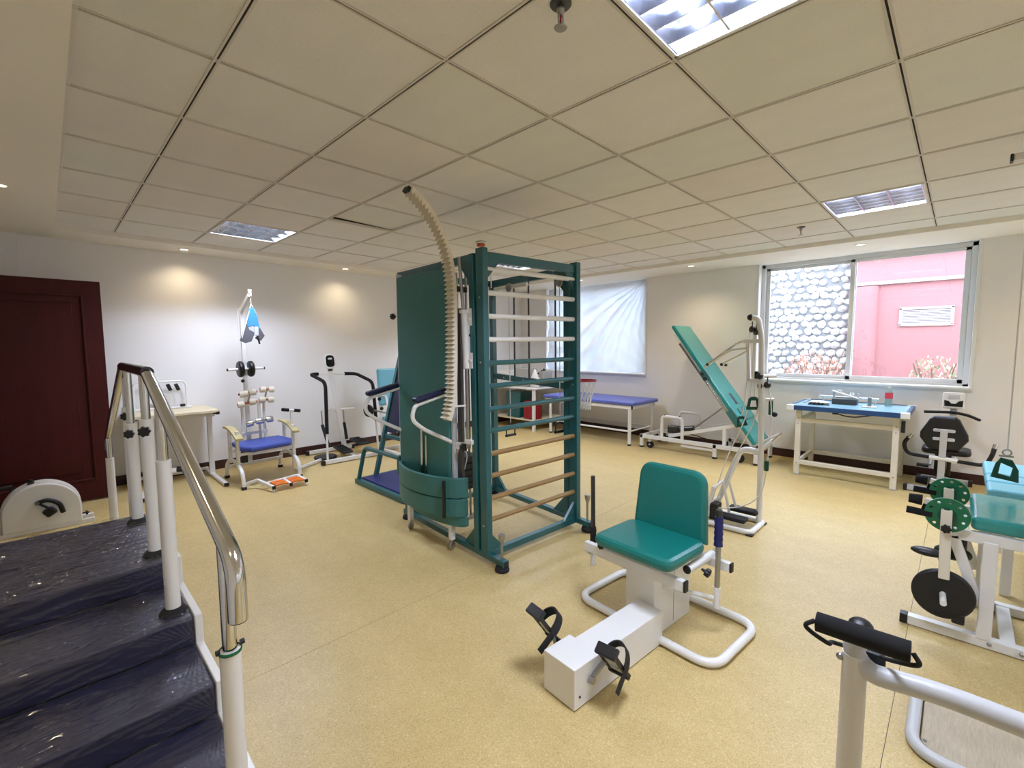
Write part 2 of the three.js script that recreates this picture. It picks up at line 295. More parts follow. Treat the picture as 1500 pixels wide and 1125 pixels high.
// warm downlights in the plaster border
[[1.08, -5.84, 'above the traction chair, warm glow on the wall below'], [2.82, -5.82, 'above the stepper by the back wall'], [4.6, -5.83, 'in the far corner behind the wall bars'], [5.9, -0.8, 'in front of the bright window'], [5.89, -2.55, 'between the two windows'], [5.9, -4.3, 'in front of the sheeted window'], [-0.14, -4.35, 'at the left edge over the doorway'], [-0.14, -2.6, 'above the training stairs'], [-0.14, -0.8, 'left of the camera'], [5.9, 0.95, 'right of the bright window'], [5.9, 2.7, 'by the window right of the camera']].forEach(([x, z, w], i) => {
  const t = thing('downlight', 'small round recessed downlight ' + w, 'downlight', [x, YS, z], 0, { world: false, group: 'downlights in the plaster border' });
  part(t, 'ring', M.spotRing, lathe([[0.034, 0.004], [0.036, -0.005], [0.05, -0.006], [0.056, -0.002], [0.056, 0.002]], [0, 0, 0]));
  part(t, 'lamp_lens', M.spotGlow, cyl([0, -0.002, 0], [0, 0.002, 0], 0.035));
  const l = new THREE.SpotLight(new THREE.Color(1, 0.8, 0.52), SPOT_LIGHT * (x > 5 ? 2.4 : 1), 0, 1.2, 0.9, 2); l.position.set(0, -0.012, 0); l.target.position.set(0, -1, 0); l.castShadow = true; l.shadow.radius = 1.5; t.add(l, l.target);
});
// windows
WINDOWS.forEach(([a, b], n) => {
  const t = structure('window_' + (n + 1), ['aluminium window veiled with plastic sheeting, behind the wall bars', 'wide two-pane sliding window onto a pink building', 'two-pane sliding window right of the camera'][n], 'window');
  const x = X1 + 0.1, m = a + (b - a) * 0.485, fw = 0.045;
  part(t, 'frame', M.alu, box(x, x + 0.08, WY0, WY0 + fw, a, b), box(x, x + 0.08, WY1 - fw, WY1, a, b), box(x, x + 0.08, WY0, WY1, a, a + fw), box(x, x + 0.08, WY0, WY1, b - fw, b));
  for (const [p, q, dx] of [[a + fw, m + 0.035, 0.044], [m - 0.02, b - fw, 0.008]]) {
    const y0 = WY0 + fw, y1 = WY1 - fw, s = part(t, 'sash', M.alu, box(x + dx, x + dx + 0.028, y0, y0 + 0.045, p, q), box(x + dx, x + dx + 0.028, y1 - 0.035, y1, p, q), box(x + dx, x + dx + 0.028, y0, y1, p, p + 0.045), box(x + dx, x + dx + 0.028, y0, y1, q - 0.045, q));
    part(s, 'pane', M.glass, box(x + dx + 0.012, x + dx + 0.016, y0 + 0.045, y1 - 0.035, p + 0.045, q - 0.045, 0));
  }
  part(t, 'sill', M.frameWhite, box(X1 - 0.05, x, WY0 - 0.004, WY0 + 0.022, a - 0.03, b + 0.03, 0.006));
  each(t, 'casing', M.frameWhite, box(X1 - 0.012, X1 + 0.002, WY0, WY1, b, b + 0.03), box(X1 - 0.012, X1 + 0.002, WY0, WY1, a - 0.03, a), box(X1 - 0.014, X1 + 0.002, WY0 - 0.03, WY0 - 0.004, a - 0.03, b + 0.03));
});
// plastic sheet hung over window 1
{
  const t = thing('plastic_sheet', 'crumpled translucent plastic sheet hung over the far window', 'plastic sheet', [X1 + 0.03, WY0, -4.46]);
  const g = new THREE.PlaneGeometry(1, 1, 150, 110), p = g.attributes.position, z0 = -5.43, z1 = -3.49, y0 = 0.98, y1 = 2.405;
  for (let i = 0; i < p.count; i++) {
    const u = p.getX(i) + 0.5, v = p.getY(i) + 0.5, z = z0 + (z1 - z0) * u, y = y0 + (y1 - y0) * v;
    // folds fan out of the top right corner and sag towards the lower left
    const dx = (1 - u) * 1.94, dy = (1 - v) * 1.43, ang = Math.atan2(dy, dx + 1e-6), r = Math.hypot(dx, dy), fall = Math.exp(-((ang - 0.72) ** 2) / 0.05);
    let d = 0.03 * Math.sin(ang * 34 + 1.5 * Math.sin(r * 3)) * Math.min(1, r * 1.6) * (0.35 + 1.4 * fall);
    d += 0.008 * Math.sin(u * 46 + 3 * Math.sin(v * 5)) * (1 - v) + 0.01 * Math.sin(v * 31 + u * 13 + 2 * Math.sin(u * 7)) + 0.02 * fall;
    p.setXYZ(i, X1 + 0.035 - d, y + 0.01 * Math.sin(u * 9) * (1 - v), z);
  }
  g.computeVertexNormals(); part(t, 'sheet', M.sheet, g);
}
// things outside the windows
const garden = structure('ground_outside', 'paved ground outside the windows', 'ground');
part(garden, 'paving', M.ground, boxM(X1 + T, 26, -0.3, -0.16, -16, 14));
{
  const t = thing('pink_building', 'pink rendered building with a louvred vent, seen through the window', 'building', [9.7, -0.16, 2]);
  part(t, 'wall', M.pinkWall, boxM(9.7, 12.5, -0.16, 3.14, -1.42, 7));
  part(t, 'half_column', M.pinkWall, cyl([9.72, -0.16, -1.2], [9.72, 2.36, -1.2], 0.17, 0.17, 28));
  part(t, 'string_course', M.paleWall, box(9.64, 9.75, 2.38, 2.43, -1.44, 7));
  each(t, 'cornice', M.paleWall, box(9.6, 9.75, 2.84, 2.89, -1.44, 7), box(9.58, 9.75, 3.06, 3.12, -1.44, 7));
  for (let k = 0; k < 34; k++) part(t, 'frieze_block', M.paleWall, box(9.66, 9.74, 2.9, 3.05, -1.4 + k * 0.12, -1.33 + k * 0.12));
  const v = part(t, 'vent_frame', M.paleWall, box(9.67, 9.75, 1.95, 1.985, -0.76, -0.12), box(9.67, 9.75, 1.69, 1.725, -0.76, -0.12), box(9.67, 9.75, 1.7, 1.98, -0.76, -0.725), box(9.67, 9.75, 1.7, 1.98, -0.155, -0.12));
  for (let k = 0; k < 9; k++) part(v, 'louvre', M.paleWall, turned(box(9.672, 9.7, 1.735 + k * 0.0245, 1.741 + k * 0.0245, -0.725, -0.155, 0), [0, 0, 1], 0.6, [9.69, 1.738 + k * 0.0245, 0]));
}
{
  const t = thing('stone_wall', 'retaining wall of pale rounded stones outside the window', 'stone wall', [10, -0.16, -4]);
  part(t, 'mortar', M.mortar, boxM(10, 10.5, -0.16, 3.3, -9, -1.42));
  const geos = [0, 1, 2].map((k) => { const g = new THREE.IcosahedronGeometry(1, 1), p = g.attributes.position; for (let i = 0; i < p.count; i++) { const x = p.getX(i), y = p.getY(i), z = p.getZ(i), f = 1 + 0.09 * Math.sin(3 * x + k * 2 + 4 * y) + 0.07 * Math.sin(5 * z + k); p.setXYZ(i, x * f, y * f, z * f); } g.computeVertexNormals(); return g; });
  let count = 0;
  for (let row = 0; row < 20; row++) for (let c = 0; c < 14; c++) {
    if (count >= 280) break;
    const z = -1.5 - c * 0.142 - (row % 2) * 0.07 + rnd(-0.025, 0.025), y = 0.62 + row * 0.128 + rnd(-0.02, 0.02); count++;
    const o = new THREE.Mesh(geos[count % 3], [M.stone, M.stoneB, M.stoneC][Math.floor(rnd(0, 3))]); o.name = 'stone'; o.castShadow = o.receiveShadow = true;
    o.position.set(9.995 - 10, y + 0.16, z + 4); o.scale.set(0.06, rnd(0.05, 0.076), rnd(0.06, 0.088)); o.rotation.x = rnd(-0.6, 0.6); t.add(o);
  }
}
function shrub(name, label, at, h, w, leafMat, n, size) {
  const t = thing(name, label, 'shrub', at, 0, { world: false }); const st = [], lf = [];
  for (let i = 0; i < 9; i++) { const a = rnd(0, 6.28), q = rnd(0.2, 1) * w; st.push(spline([[0.05 * Math.cos(a), 0, 0.05 * Math.sin(a)], [q * 0.4 * Math.cos(a), h * 0.5, q * 0.4 * Math.sin(a)], [q * Math.cos(a), h * rnd(0.75, 1), q * Math.sin(a)]], 0.008, 5, 8)); }
  for (let i = 0; i < n; i++) {
    const a = rnd(0, 6.28), q = Math.sqrt(rnd()) * w, y = h * (0.25 + 0.75 * rnd()) * (1 - 0.35 * (q / w) ** 2), g = new THREE.PlaneGeometry(size * 0.4, size, 1, 2), p = g.attributes.position;
    for (let k = 0; k < p.count; k++) { const v = p.getY(k) / size; p.setX(k, p.getX(k) * (1 - 1.7 * Math.abs(v))); p.setZ(k, -0.25 * size * v * v); } g.computeVertexNormals();
    g.rotateX(rnd(-1.2, 0.6)); g.rotateY(rnd(0, 6.28)); g.translate(q * Math.cos(a), y, q * Math.sin(a)); lf.push(g);
  }
  part(t, 'stems', M.stem, st).userData.kind = 'stuff'; part(t, 'foliage', leafMat, lf).userData.kind = 'stuff';
}
shrub('garden_shrub', 'pale leafy shrub in front of the pink building', [9.05, -0.16, -0.26], 1.42, 0.4, M.leafB, 1500, 0.06);
shrub('garden_shrub', 'rust-coloured shrub at the foot of the stone wall', [9.15, -0.16, -1.8], 1.5, 0.55, M.leafR, 2200, 0.055);
shrub('garden_shrub', 'green shrub outside the plastic-sheeted window', [8.4, -0.16, -4.2], 1.9, 0.6, M.leaf, 700, 0.12);
// ceiling fittings
for (const [x, z, w] of [[1.19, -0.95, 'near the front grille lamp'], [4.85, -1.1, 'in front of the bright window']]) {
  const t = thing('sprinkler', 'chrome ceiling sprinkler head ' + w, 'sprinkler', [x, YC, z], 0, { world: false, group: 'ceiling sprinklers' });
  part(t, 'escutcheon', M.steelDark, lathe([[0, -0.006], [0.03, -0.006], [0.034, -0.001], [0.034, 0.001]], [0, 0, 0]));
  part(t, 'body', M.steel, lathe([[0, 0], [0.012, 0], [0.014, -0.02], [0.009, -0.03], [0.009, -0.034], [0, -0.034]], [0, 0, 0]));
  each(t, 'frame_arm', M.steel, tube([[0.009, -0.028, 0], [0.014, -0.045, 0], [0.004, -0.066, 0]], 0.0028, 0.01, 8), tube([[-0.009, -0.028, 0], [-0.014, -0.045, 0], [-0.004, -0.066, 0]], 0.0028, 0.01, 8));
  part(t, 'bulb', M.red, cyl([0, -0.034, 0], [0, -0.062, 0], 0.003));
  part(t, 'deflector', M.steel, lathe([[0, -0.07], [0.018, -0.072], [0.021, -0.069], [0.006, -0.064], [0, -0.064]], [0, 0, 0]));
}
{
  const t = thing('smoke_detector', 'round white smoke detector with a red collar above the wall bars', 'smoke detector', [3.17, YC, -3.55], 0, { world: false });
  part(t, 'base', M.smoke, lathe([[0, -0.001], [0.055, -0.001], [0.055, -0.014], [0.048, -0.02], [0, -0.02]], [0, 0, 0]));
  part(t, 'collar', M.terracotta, lathe([[0.042, -0.02], [0.04, -0.045], [0.028, -0.05], [0, -0.05]], [0, 0, 0]));
}
{
  const t = thing('ceiling_rail', 'grey metal rail with a dark end cap and ring under the ceiling at right', 'rail', [3.6, 2.36, 0.3]);
  each(t, 'rail', M.offwhite, box(3.55, 3.6, 2.34, 2.375, 0.135, 2.2));
  each(t, 'end_cap', M.black, box(3.549, 3.601, 2.339, 2.376, 0.122, 0.134, 0.002));
  part(t, 'ring', M.steel, (() => { const g = new THREE.TorusGeometry(0.022, 0.003, 8, 20); g.translate(3.575, 2.315, 0.2); return g; })());
  each(t, 'hanger', M.offwhite, cyl([3.575, 2.37, 0.6], [3.575, YC, 0.6], 0.008), cyl([3.575, 2.37, 1.9], [3.575, YC, 1.9], 0.008));
}
// the door leaf stands open, square to the left wall
{
  const t = structure('door_1', 'dark maroon panelled wooden door standing open', 'door'), xa = -0.53, xb = 0.385, z = -5.64, y0 = 0.012, y1 = 2.0, d = 0.04;
  const P = [[xa + 0.13, xb - 0.13, 0.2, 0.82], [xa + 0.13, xb - 0.13, 0.2, 1.87]].slice(1);
  const shape = new THREE.Shape([[xa, y0], [xb, y0], [xb, y1], [xa, y1]].map((q) => new THREE.Vector2(...q)));
  part(t, 'leaf', M.door, slab(shape, 'xy', z - d, z, 0.003, P.map(([a, b, c, e]) => [[a, c], [b, c], [b, e], [a, e]])));
  for (const [a, b, c, e] of P) {
    part(t, 'panel', M.door, box(a - 0.002, b + 0.002, c - 0.002, e + 0.002, z - d + 0.008, z - 0.014, 0));
    part(t, 'panel_field', M.door, box(a + 0.07, b - 0.07, c + 0.07, e - 0.07, z - 0.02, z - 0.004, 0.008, 2));
    const mo = [[a, c], [b, c], [b, e], [a, e], [a, c]].map(([x, y]) => [x, y, z - 0.005]);
    part(t, 'panel_moulding', M.door, [0, 1, 2, 3].map((k) => cyl(mo[k], mo[k + 1], 0.012, 0.012, 10)));
  }
  const tr = structure('trim_1', 'dark maroon wooden door frame in the left wall', 'door frame');
  part(tr, 'jamb', M.doorEdge, box(X0 - T, X0 + 0.015, 0, DY, DZ1 - 0.04, DZ1 + 0.05), box(X0 - T, X0 + 0.015, 0, DY, DZ0 - 0.05, DZ0), box(X0 - T, X0 + 0.015, DY - 0.03, DY + 0.05, DZ0 - 0.05, DZ1 + 0.05));
  for (const y of [0.3, 1.0, 1.75]) part(t, 'hinge', M.steel, cyl([xa - 0.01, y, z - 0.02], [xa - 0.01, y + 0.09, z - 0.02], 0.008));
}

// ---------------------------------------------------------------- training stairs wrapped in film
function sample(a, u, v) { u = ((u % 1) + 1) % 1 * N; v = ((v % 1) + 1) % 1 * N; const i = Math.floor(u), j = Math.floor(v), p = u - i, q = v - j, I = (i + 1) % N, J = (j + 1) % N; return (a[j * N + i] * (1 - p) + a[j * N + I] * p) * (1 - q) + (a[J * N + i] * (1 - p) + a[J * N + I] * p) * q; }
{
  const t = thing('training_stairs', 'navy training stairs wrapped in clear film, with white and chrome handrails', 'stairs', [-0.055, 0, -2.87]);
  const xa = -0.455, xb = 0.345;
  const steps = [[0.115, -1.8, -1.48], [0.23, -2.1, -1.8], [0.345, -2.46, -2.1], [0.46, -3.27, -2.46], [0.345, -3.6, -3.27], [0.23, -3.93, -3.6], [0.115, -4.26, -3.93]];
  steps.forEach(([y, a, b], i) => part(t, i === 3 ? 'platform' : 'step', M.navy, box(xa, xb, y - 0.115, y, a + (i > 3 ? 0 : -0.01), b + (i > 3 ? 0.01 : 0), 0.012, 2)));
  const near = [[-1.48, 0], [-1.48, 0.115], [-1.8, 0.115], [-1.8, 0.23], [-2.1, 0.23], [-2.1, 0.345], [-2.46, 0.345], [-2.46, 0.46], [-3.27, 0.46], [-3.27, 0.345], [-3.6, 0.345], [-3.6, 0.23], [-3.93, 0.23], [-3.93, 0.115], [-4.26, 0.115], [-4.26, 0]];
  for (const [a, b] of [[xb + 0.001, xb + 0.028], [xa - 0.028, xa - 0.001]]) part(t, 'side_board', M.white, slab(near.map(([z, y]) => [z + (z > -2.9 ? 0.006 : -0.006), y ? y + 0.006 : 0]), 'zy', a, b, 0.004));
  // the film follows treads and risers, pulled into creases
  const prof = near.slice(0, 9).map(([z, y]) => [z + 0.007, y + 0.005]); prof[8][0] = -3.27; const line = [];
  for (let i = 0; i < prof.length - 1; i++) { const [z0, y0] = prof[i], [z1, y1] = prof[i + 1], n = Math.round(Math.hypot(z1 - z0, y1 - y0) / 0.0042); for (let k = 0; k < n; k++) line.push([z0 + (z1 - z0) * k / n, y0 + (y1 - y0) * k / n, i % 2, k / n, i]); }
  line.push([...prof[8], 1, 0, 8]);
  const nx = 250, pos = [], idx = [], creases = [];
  for (let k = 0; k < 120; k++) { const a = rnd(-0.35, 0.35) + (rnd() < 0.25 ? 0.9 : 0); creases.push([rnd(0, 0.8), rnd(0, line.length), Math.cos(a), Math.sin(a), rnd(0.03, 0.13), rnd(0.0015, 0.005), rnd(0.0022, 0.005)]); }
  line.forEach(([z, y, tread, f, seg], j) => {
    const near = creases.filter((c) => Math.abs(c[1] - j) < 40);
    for (let i = 0; i <= nx; i++) {
      const u = i / nx, x = xa + (xb - xa) * u;
      const stretch = Math.abs(2 * sample(wrinkle, u * 0.05 + j * 0.0009 + 0.4, j * 0.0022 - u * 0.06) - 1), fine = Math.abs(2 * sample(wrinkle, u * 0.12 + j * 0.0006, j * 0.0075 + u * 0.03 + 0.3) - 1);
      const corner = Math.exp(-(1 - u) * 6), fan = Math.atan2(tread ? 1 - f : f, (1 - u) * 3 + 0.02);
      let d = 0.008 * (1 - stretch) ** 6 + 0.0035 * (1 - fine) ** 6 + corner * 0.0045 * Math.sin(fan * 38 + seg) ** 2;
      for (const [cx, cj, ca, sa, len, h, w] of near) { const p = u * 0.8 - cx, q = (j - cj) * 0.0042, l = p * ca + q * sa, n = -p * sa + q * ca; if (Math.abs(l) < len && Math.abs(n) < 3 * w) d += h * Math.exp(-(n * n) / (w * w)) * (1 - (l / len) ** 2); }
      if (!tread) d += 0.006 * Math.sin(f * Math.PI) * sample(nC, u * 0.5, seg * 0.13);
      pos.push(x, y + (tread ? d : d * 0.3), z + (tread ? d * 0.3 : d));
    }
  });
  for (let j = 0; j < line.length - 1; j++) for (let i = 0; i < nx; i++) { const a = j * (nx + 1) + i, b = a + 1, c = a + nx + 1, d = c + 1; idx.push(a, b, c, b, d, c); }
  const film = new THREE.BufferGeometry(); film.setAttribute('position', new THREE.Float32BufferAttribute(pos, 3)); film.setAttribute('uv', new THREE.Float32BufferAttribute(new Float32Array(pos.length / 3 * 2), 2)); film.setIndex(idx); film.computeVertexNormals();
  part(t, 'plastic_film', M.film, film);
  for (const [x, side] of [[0.295, 1], [-0.405, -1]]) {
    const rail = each(t, 'handrail', M.chrome, tube([[x, 0.725, -1.25], [x, 0.875, -1.25], [x, 1.298, -2.47]], 0.0225, 0.07, 16), tube([[x, 1.298, -3.3], [x, 0.71, -4.66], [x, 0.62, -4.68]], 0.0225, 0.05, 16));
    part(rail, 'end_plug', M.black, cyl([x, 0.722, -1.25], [x, 0.727, -1.25], 0.021));
    part(t, 'level_grip', M.blackGloss, cyl([x, 1.298, -2.44], [x, 1.298, -3.32], 0.0235, 0.0235, 18));
    for (const [z, y0, y1, ry, px] of [[-1.345, 0, 0.6, 0.92, 0], [-2.19, 0.35, 0.965, 1.2, 0], [-2.57, 0.465, 1.085, 1.29, 0], [-3.13, 0.465, 1.0, 1.29, 0], [-3.42, 0.352, 1.06, 1.24, 0.016], [-4.62, 0, 0.56, 0.73, 0]]) {
      const X = x + px * side, p = part(t, 'post', M.white, cyl([X, y0, z], [X, y1, z], 0.0255, 0.0255, 20));
      part(p, 'inner_tube', M.chrome, cyl([X, y1 - 0.02, z], [X, ry, z], 0.0175, 0.0175, 18));
      part(p, 'collar', M.rubber, lathe([[0.026, 0.022], [0.034, 0.02], [0.046, 0.006], [0.048, 0], [0.026, 0]], [X, y0, z]));
      const d = z > -2.3 ? [1, 0, 0.25] : [-0.25, 0, 1], q = v3(d).normalize().multiplyScalar(0.03), ky = y1 - 0.045;
      if (z < -1.5 && z > -4) { part(p, 'boss', M.white, cyl([X, ky, z], [X + q.x * 1.3, ky, z + q.z * 1.3], 0.011, 0.011, 10)); part(p, 'knob', M.black, knob([X + q.x * 2.1, ky, z + q.z * 2.1], d, 0.024, 0.024)); }
      if (z > -1.5) { part(p, 'green_band', M.greenPlastic, lathe([[0.0265, 0.004], [0.0285, 0.002], [0.0285, -0.004], [0.0265, -0.006]], [X, y1, z])); each(p, 'clamp_screw', M.black, cyl([X - 0.033, y1 + 0.004, z], [X - 0.024, y1 + 0.004, z], 0.007), cyl([X + 0.024, y1 + 0.01, z], [X + 0.034, y1 + 0.01, z], 0.007)); }
    }
  }
}
// ---------------------------------------------------------------- low pedal trainer behind the stairs
{
  const t = thing('pedal_trainer', 'low white pedal trainer with round casing and black crank, behind the stairs', 'pedal trainer', [-0.09, 0, -5.02]);
  const outline = (r, cx, cy) => { const s = new THREE.Shape(); s.moveTo(cx + r, 0.03); s.lineTo(cx + r, cy); s.absarc(cx, cy, r, 0, Math.PI); s.lineTo(cx - r, 0.03); s.closePath(); return s; };
  each(t, 'casing', M.white, slab(outline(0.215, -0.088, 0.155), 'xy', -4.98, -4.945, 0.008, [], 30));
  part(t, 'rear_casing', M.offwhite, slab(outline(0.222, -0.092, 0.155), 'xy', -5.1, -4.985, 0.006, [], 30));
  each(t, 'base_bar', M.white, box(-0.4, 0.2, 0, 0.035, -4.99, -4.95), box(-0.4, 0.2, 0, 0.035, -5.12, -5.08));
  const c = each(t, 'crank', M.black, spline([[-0.115, 0.235, -4.925], [-0.06, 0.245, -4.92], [0.0, 0.205, -4.92], [0.022, 0.13, -4.92]], 0.016, 10, 24), tube([[-0.11, 0.23, -4.925], [-0.06, 0.19, -4.91], [-0.045, 0.17, -4.905]], 0.009, 0.02));
  part(c, 'crank_pin', M.steel, cyl([-0.115, 0.235, -4.946], [-0.115, 0.235, -4.905], 0.014));
  part(t, 'pedal', M.black, turned(box(-0.085, -0.015, 0.125, 0.19, -4.925, -4.885, 0.015, 2), [0, 0, 1], 0.6, [-0.05, 0.155, -4.9]));
  part(t, 'latch', M.black, box(-0.16, -0.12, 0.36, 0.385, -5.05, -4.99, 0.008, 2), ball([-0.14, 0.395, -5.01], 0.014));
  part(t, 'side_screw', M.black, cyl([0.127, 0.08, -4.97], [0.17, 0.08, -4.97], 0.006), knob([0.15, 0.08, -4.97], [1, 0, 0], 0.017, 0.014));
  part(t, 'far_handle', M.black, cyl([-0.42, 0.33, -5.14], [-0.24, 0.345, -5.14], 0.02, 0.016), cyl([-0.25, 0.345, -5.14], [-0.25, 0.2, -5.11], 0.008));
}
// ---------------------------------------------------------------- side table with the wrist trainer
{
  const t = thing('side_table', 'beige laminate table on white tube legs against the back wall', 'table', [0.87, 0, -5.78]);
  part(t, 'tabletop', M.laminate, box(0.5, 1.235, 0.725, 0.755, -6.06, -5.5, 0.006, 2));
  each(t, 'apron', M.offwhite, box(0.54, 1.2, 0.69, 0.725, -5.56, -5.53), box(0.54, 1.2, 0.69, 0.725, -6.03, -6.0));
  for (const x of [0.55, 1.2]) { part(t, 'leg', M.white, bar([x, 0.03, -5.78], [x, 0.725, -5.78], 0.05, 0.03)); part(t, 'foot', M.white, bar([x, 0.022, -6.02], [x, 0.022, -5.24], 0.04, 0.03)); each(t, 'end_cap', M.black, bar([x, 0.022, -5.24], [x, 0.022, -5.215], 0.042, 0.032), bar([x, 0.72, -5.56], [x, 0.72, -5.52], 0.03, 0.02)); }
  each(t, 'stretcher', M.white, bar([0.55, 0.06, -5.95], [1.2, 0.06, -5.95], 0.03, 0.03));
  part(t, 'table_cap', M.black, box(1.205, 1.238, 0.705, 0.74, -5.53, -5.5));
}
{
  const t = thing('wrist_trainer', 'white arched tube frame with two black grips, standing on the beige table', 'wrist trainer', [0.83, 0.755, -5.98]);
  part(t, 'arch', M.white, tube([[0.6, 0.775, -5.99], [0.6, 1.045, -5.99], [1.045, 1.045, -5.99], [1.045, 0.775, -5.99]], 0.0095, 0.06));
  part(t, 'base', M.white, box(0.56, 1.08, 0.756, 0.776, -6.03, -5.93));
  for (const x of [0.895, 0.965]) { part(t, 'grip', M.black, turned(box(x - 0.017, x + 0.017, 0.945, 1.02, -5.985, -5.955, 0.008, 2), [0, 0, 1], 0.35, [x, 0.98, -5.97])); part(t, 'cord', M.cord, cyl([x - 0.015, 1.01, -5.97], [x - 0.02, 1.04, -5.985], 0.003)); }
  part(t, 'plate', M.offwhite, box(0.76, 0.93, 0.79, 0.92, -5.995, -5.985)); part(t, 'stop_block', M.black, box(0.975, 1.02, 0.777, 0.8, -5.95, -5.92));
}
// ---------------------------------------------------------------- traction chair
{
  const t = thing('traction_chair', 'white cervical traction chair with blue seat, wooden arms and cream rollers', 'traction chair', [1.56, 0, -5.3]);
  const xl = 1.29, xr = 1.85;
  for (const [x, dz] of [[xl, 0], [xr, -0.06]]) {
    part(t, 'side_frame', M.white, tube([[x, 0.015, -4.98 + dz], [x, 0.17, -5.0 + dz], [x, 0.235, -5.2 + dz], [x, 0.235, -5.42 + dz], [x, 0.15, -5.56 + dz], [x, 0.015, -5.58 + dz]], 0.019, [0.12, 0.1, 0.05, 0.1]));
    for (const z of [-4.98 + dz, -5.58 + dz]) each(t, 'foot_cap', M.black, box(x - 0.022, x + 0.022, 0, 0.03, z - 0.022, z + 0.022));
    for (const z of [-5.13 + dz, -5.4 + dz]) part(t, 'arm_post', M.white, cyl([x, 0.2, z], [x, 0.56, z], 0.018));
    const arm = []; for (let k = 0; k <= 16; k++) { const u = k / 16; arm.push([-5.5 + dz + 0.46 * u, 0.575 + 0.012 * Math.sin(u * 3.1) - 0.075 * u * u]); }
    part(t, 'armrest', M.armWood, slab([...arm, ...arm.slice().reverse().map(([z, y]) => [z, y - 0.022])], 'zy', x - 0.035, x + 0.035, 0.005));
  }
  part(t, 'seat', M.bluePad, slab([[xl + 0.04, -5.5], [xr - 0.03, -5.54], [xr + 0.01, -5.25], [xr - 0.06, -5.1], [xl + 0.1, -5.03], [xl + 0.03, -5.15]], 'xz', 0.345, 0.4, 0.02));
  each(t, 'seat_support', M.white, bar([xl, 0.32, -5.4], [xr, 0.32, -5.44], 0.03, 0.03), bar([xl, 0.32, -5.15], [xr, 0.32, -5.2], 0.03, 0.03), bar([xl, 0.14, -5.5], [xr, 0.14, -5.55], 0.03, 0.03));
  part(t, 'back_column', M.white, bar([1.515, 0.14, -5.56], [1.505, 1.8, -5.56], 0.04, 0.04));
  const arm = part(t, 'traction_arm', M.white, bar([1.502, 1.79, -5.56], [1.49, 1.935, -5.2], 0.03, 0.045), cyl([1.49, 1.94, -5.2], [1.49, 1.985, -5.19], 0.014, 0.018)); part(arm, 'pulley', M.white, aim(new THREE.TorusGeometry(0.022, 0.008, 8, 18), [1.49, 1.93, -5.18], [1, 0, 0]), aim(new THREE.TorusGeometry(0.018, 0.007, 8, 18), [1.5, 1.8, -5.6], [1, 0, 0]));
  part(t, 'rope', M.cord, cyl([1.49, 1.91, -5.175], [1.49, 1.845, -5.17], 0.003), cyl([1.475, 1.8, -5.585], [1.47, 1.2, -5.575], 0.003));
  part(t, 'weight_bar', M.white, cyl([1.335, 1.165, -5.51], [1.69, 1.172, -5.53], 0.014)); each(t, 'bar_end', M.black, cyl([1.325, 1.165, -5.51], [1.337, 1.165, -5.51], 0.015), cyl([1.688, 1.172, -5.53], [1.7, 1.172, -5.53], 0.015));
  for (const x of [1.455, 1.555]) part(t, 'weight_disc', M.black, lathe([[0, -0.024], [0.075, -0.024], [0.086, -0.012], [0.086, 0.012], [0.075, 0.024], [0, 0.024]], [x, 1.168, -5.515], [1, 0.02, 0]));
  part(t, 'height_knob', M.black, knob([1.475, 1.04, -5.52], [-0.5, 0, 1], 0.02, 0.02));
  for (const x of [1.45, 1.615, 1.665]) part(t, 'back_post', M.white, bar([x, 0.33, -5.5], [x, 0.82, -5.52], 0.024, 0.024));
  part(t, 'back_rail', M.white, bar([1.43, 0.47, -5.5], [1.69, 0.47, -5.5], 0.022, 0.03));
  for (const [x0, x1, y0, y1, z, m] of [[1.42, 1.5, 0.895, 0.91, -5.46, M.ivory], [1.52, 1.59, 0.91, 0.918, -5.5, M.ivory], [1.63, 1.69, 0.935, 0.935, -5.5, M.ivory], [1.72, 1.775, 0.93, 0.93, -5.5, M.ivory], [1.395, 1.46, 0.79, 0.797, -5.46, M.ivory], [1.52, 1.58, 0.805, 0.81, -5.5, M.ivory], [1.61, 1.675, 0.825, 0.825, -5.48, M.ivory], [1.7, 1.76, 0.82, 0.82, -5.48, M.ivory], [1.46, 1.53, 0.575, 0.59, -5.44, M.chrome], [1.55, 1.63, 0.6, 0.605, -5.42, M.chrome], [1.66, 1.73, 0.605, 0.61, -5.44, M.chrome]])
    part(t, m === M.chrome ? 'metal_roller' : 'foam_roller', m, lathe([[0, 0], [0.028, 0], [0.034, 0.006], [0.034, Math.hypot(x1 - x0, y1 - y0) - 0.006], [0.028, Math.hypot(x1 - x0, y1 - y0)], [0, Math.hypot(x1 - x0, y1 - y0)]], [x0, y0, z], [x1 - x0, y1 - y0, 0.01]));
  each(t, 'roller_spindle', M.terracotta, cyl([1.41, 0.9, -5.46], [1.6, 0.918, -5.5], 0.012), cyl([1.63, 0.935, -5.5], [1.775, 0.93, -5.5], 0.012), cyl([1.395, 0.793, -5.46], [1.59, 0.81, -5.5], 0.012), cyl([1.61, 0.825, -5.48], [1.76, 0.82, -5.48], 0.012));
  each(t, 'roller_bracket', M.steel, bar([1.5, 0.8, -5.49], [1.53, 0.9, -5.49], 0.016), bar([1.67, 0.82, -5.49], [1.7, 0.93, -5.5], 0.016), bar([1.5, 0.58, -5.47], [1.7, 0.6, -5.47], 0.02));
  part(t, 'pull_handle', M.white, cyl([1.86, 0.02, -5.26], [1.86, 0.71, -5.26], 0.008), cyl([1.83, 0.713, -5.25], [1.9, 0.703, -5.25], 0.013)); each(t, 'foam_grip', M.foam, cyl([1.765, 0.724, -5.25], [1.835, 0.712, -5.25], 0.018), cyl([1.89, 0.704, -5.25], [1.955, 0.692, -5.25], 0.018));
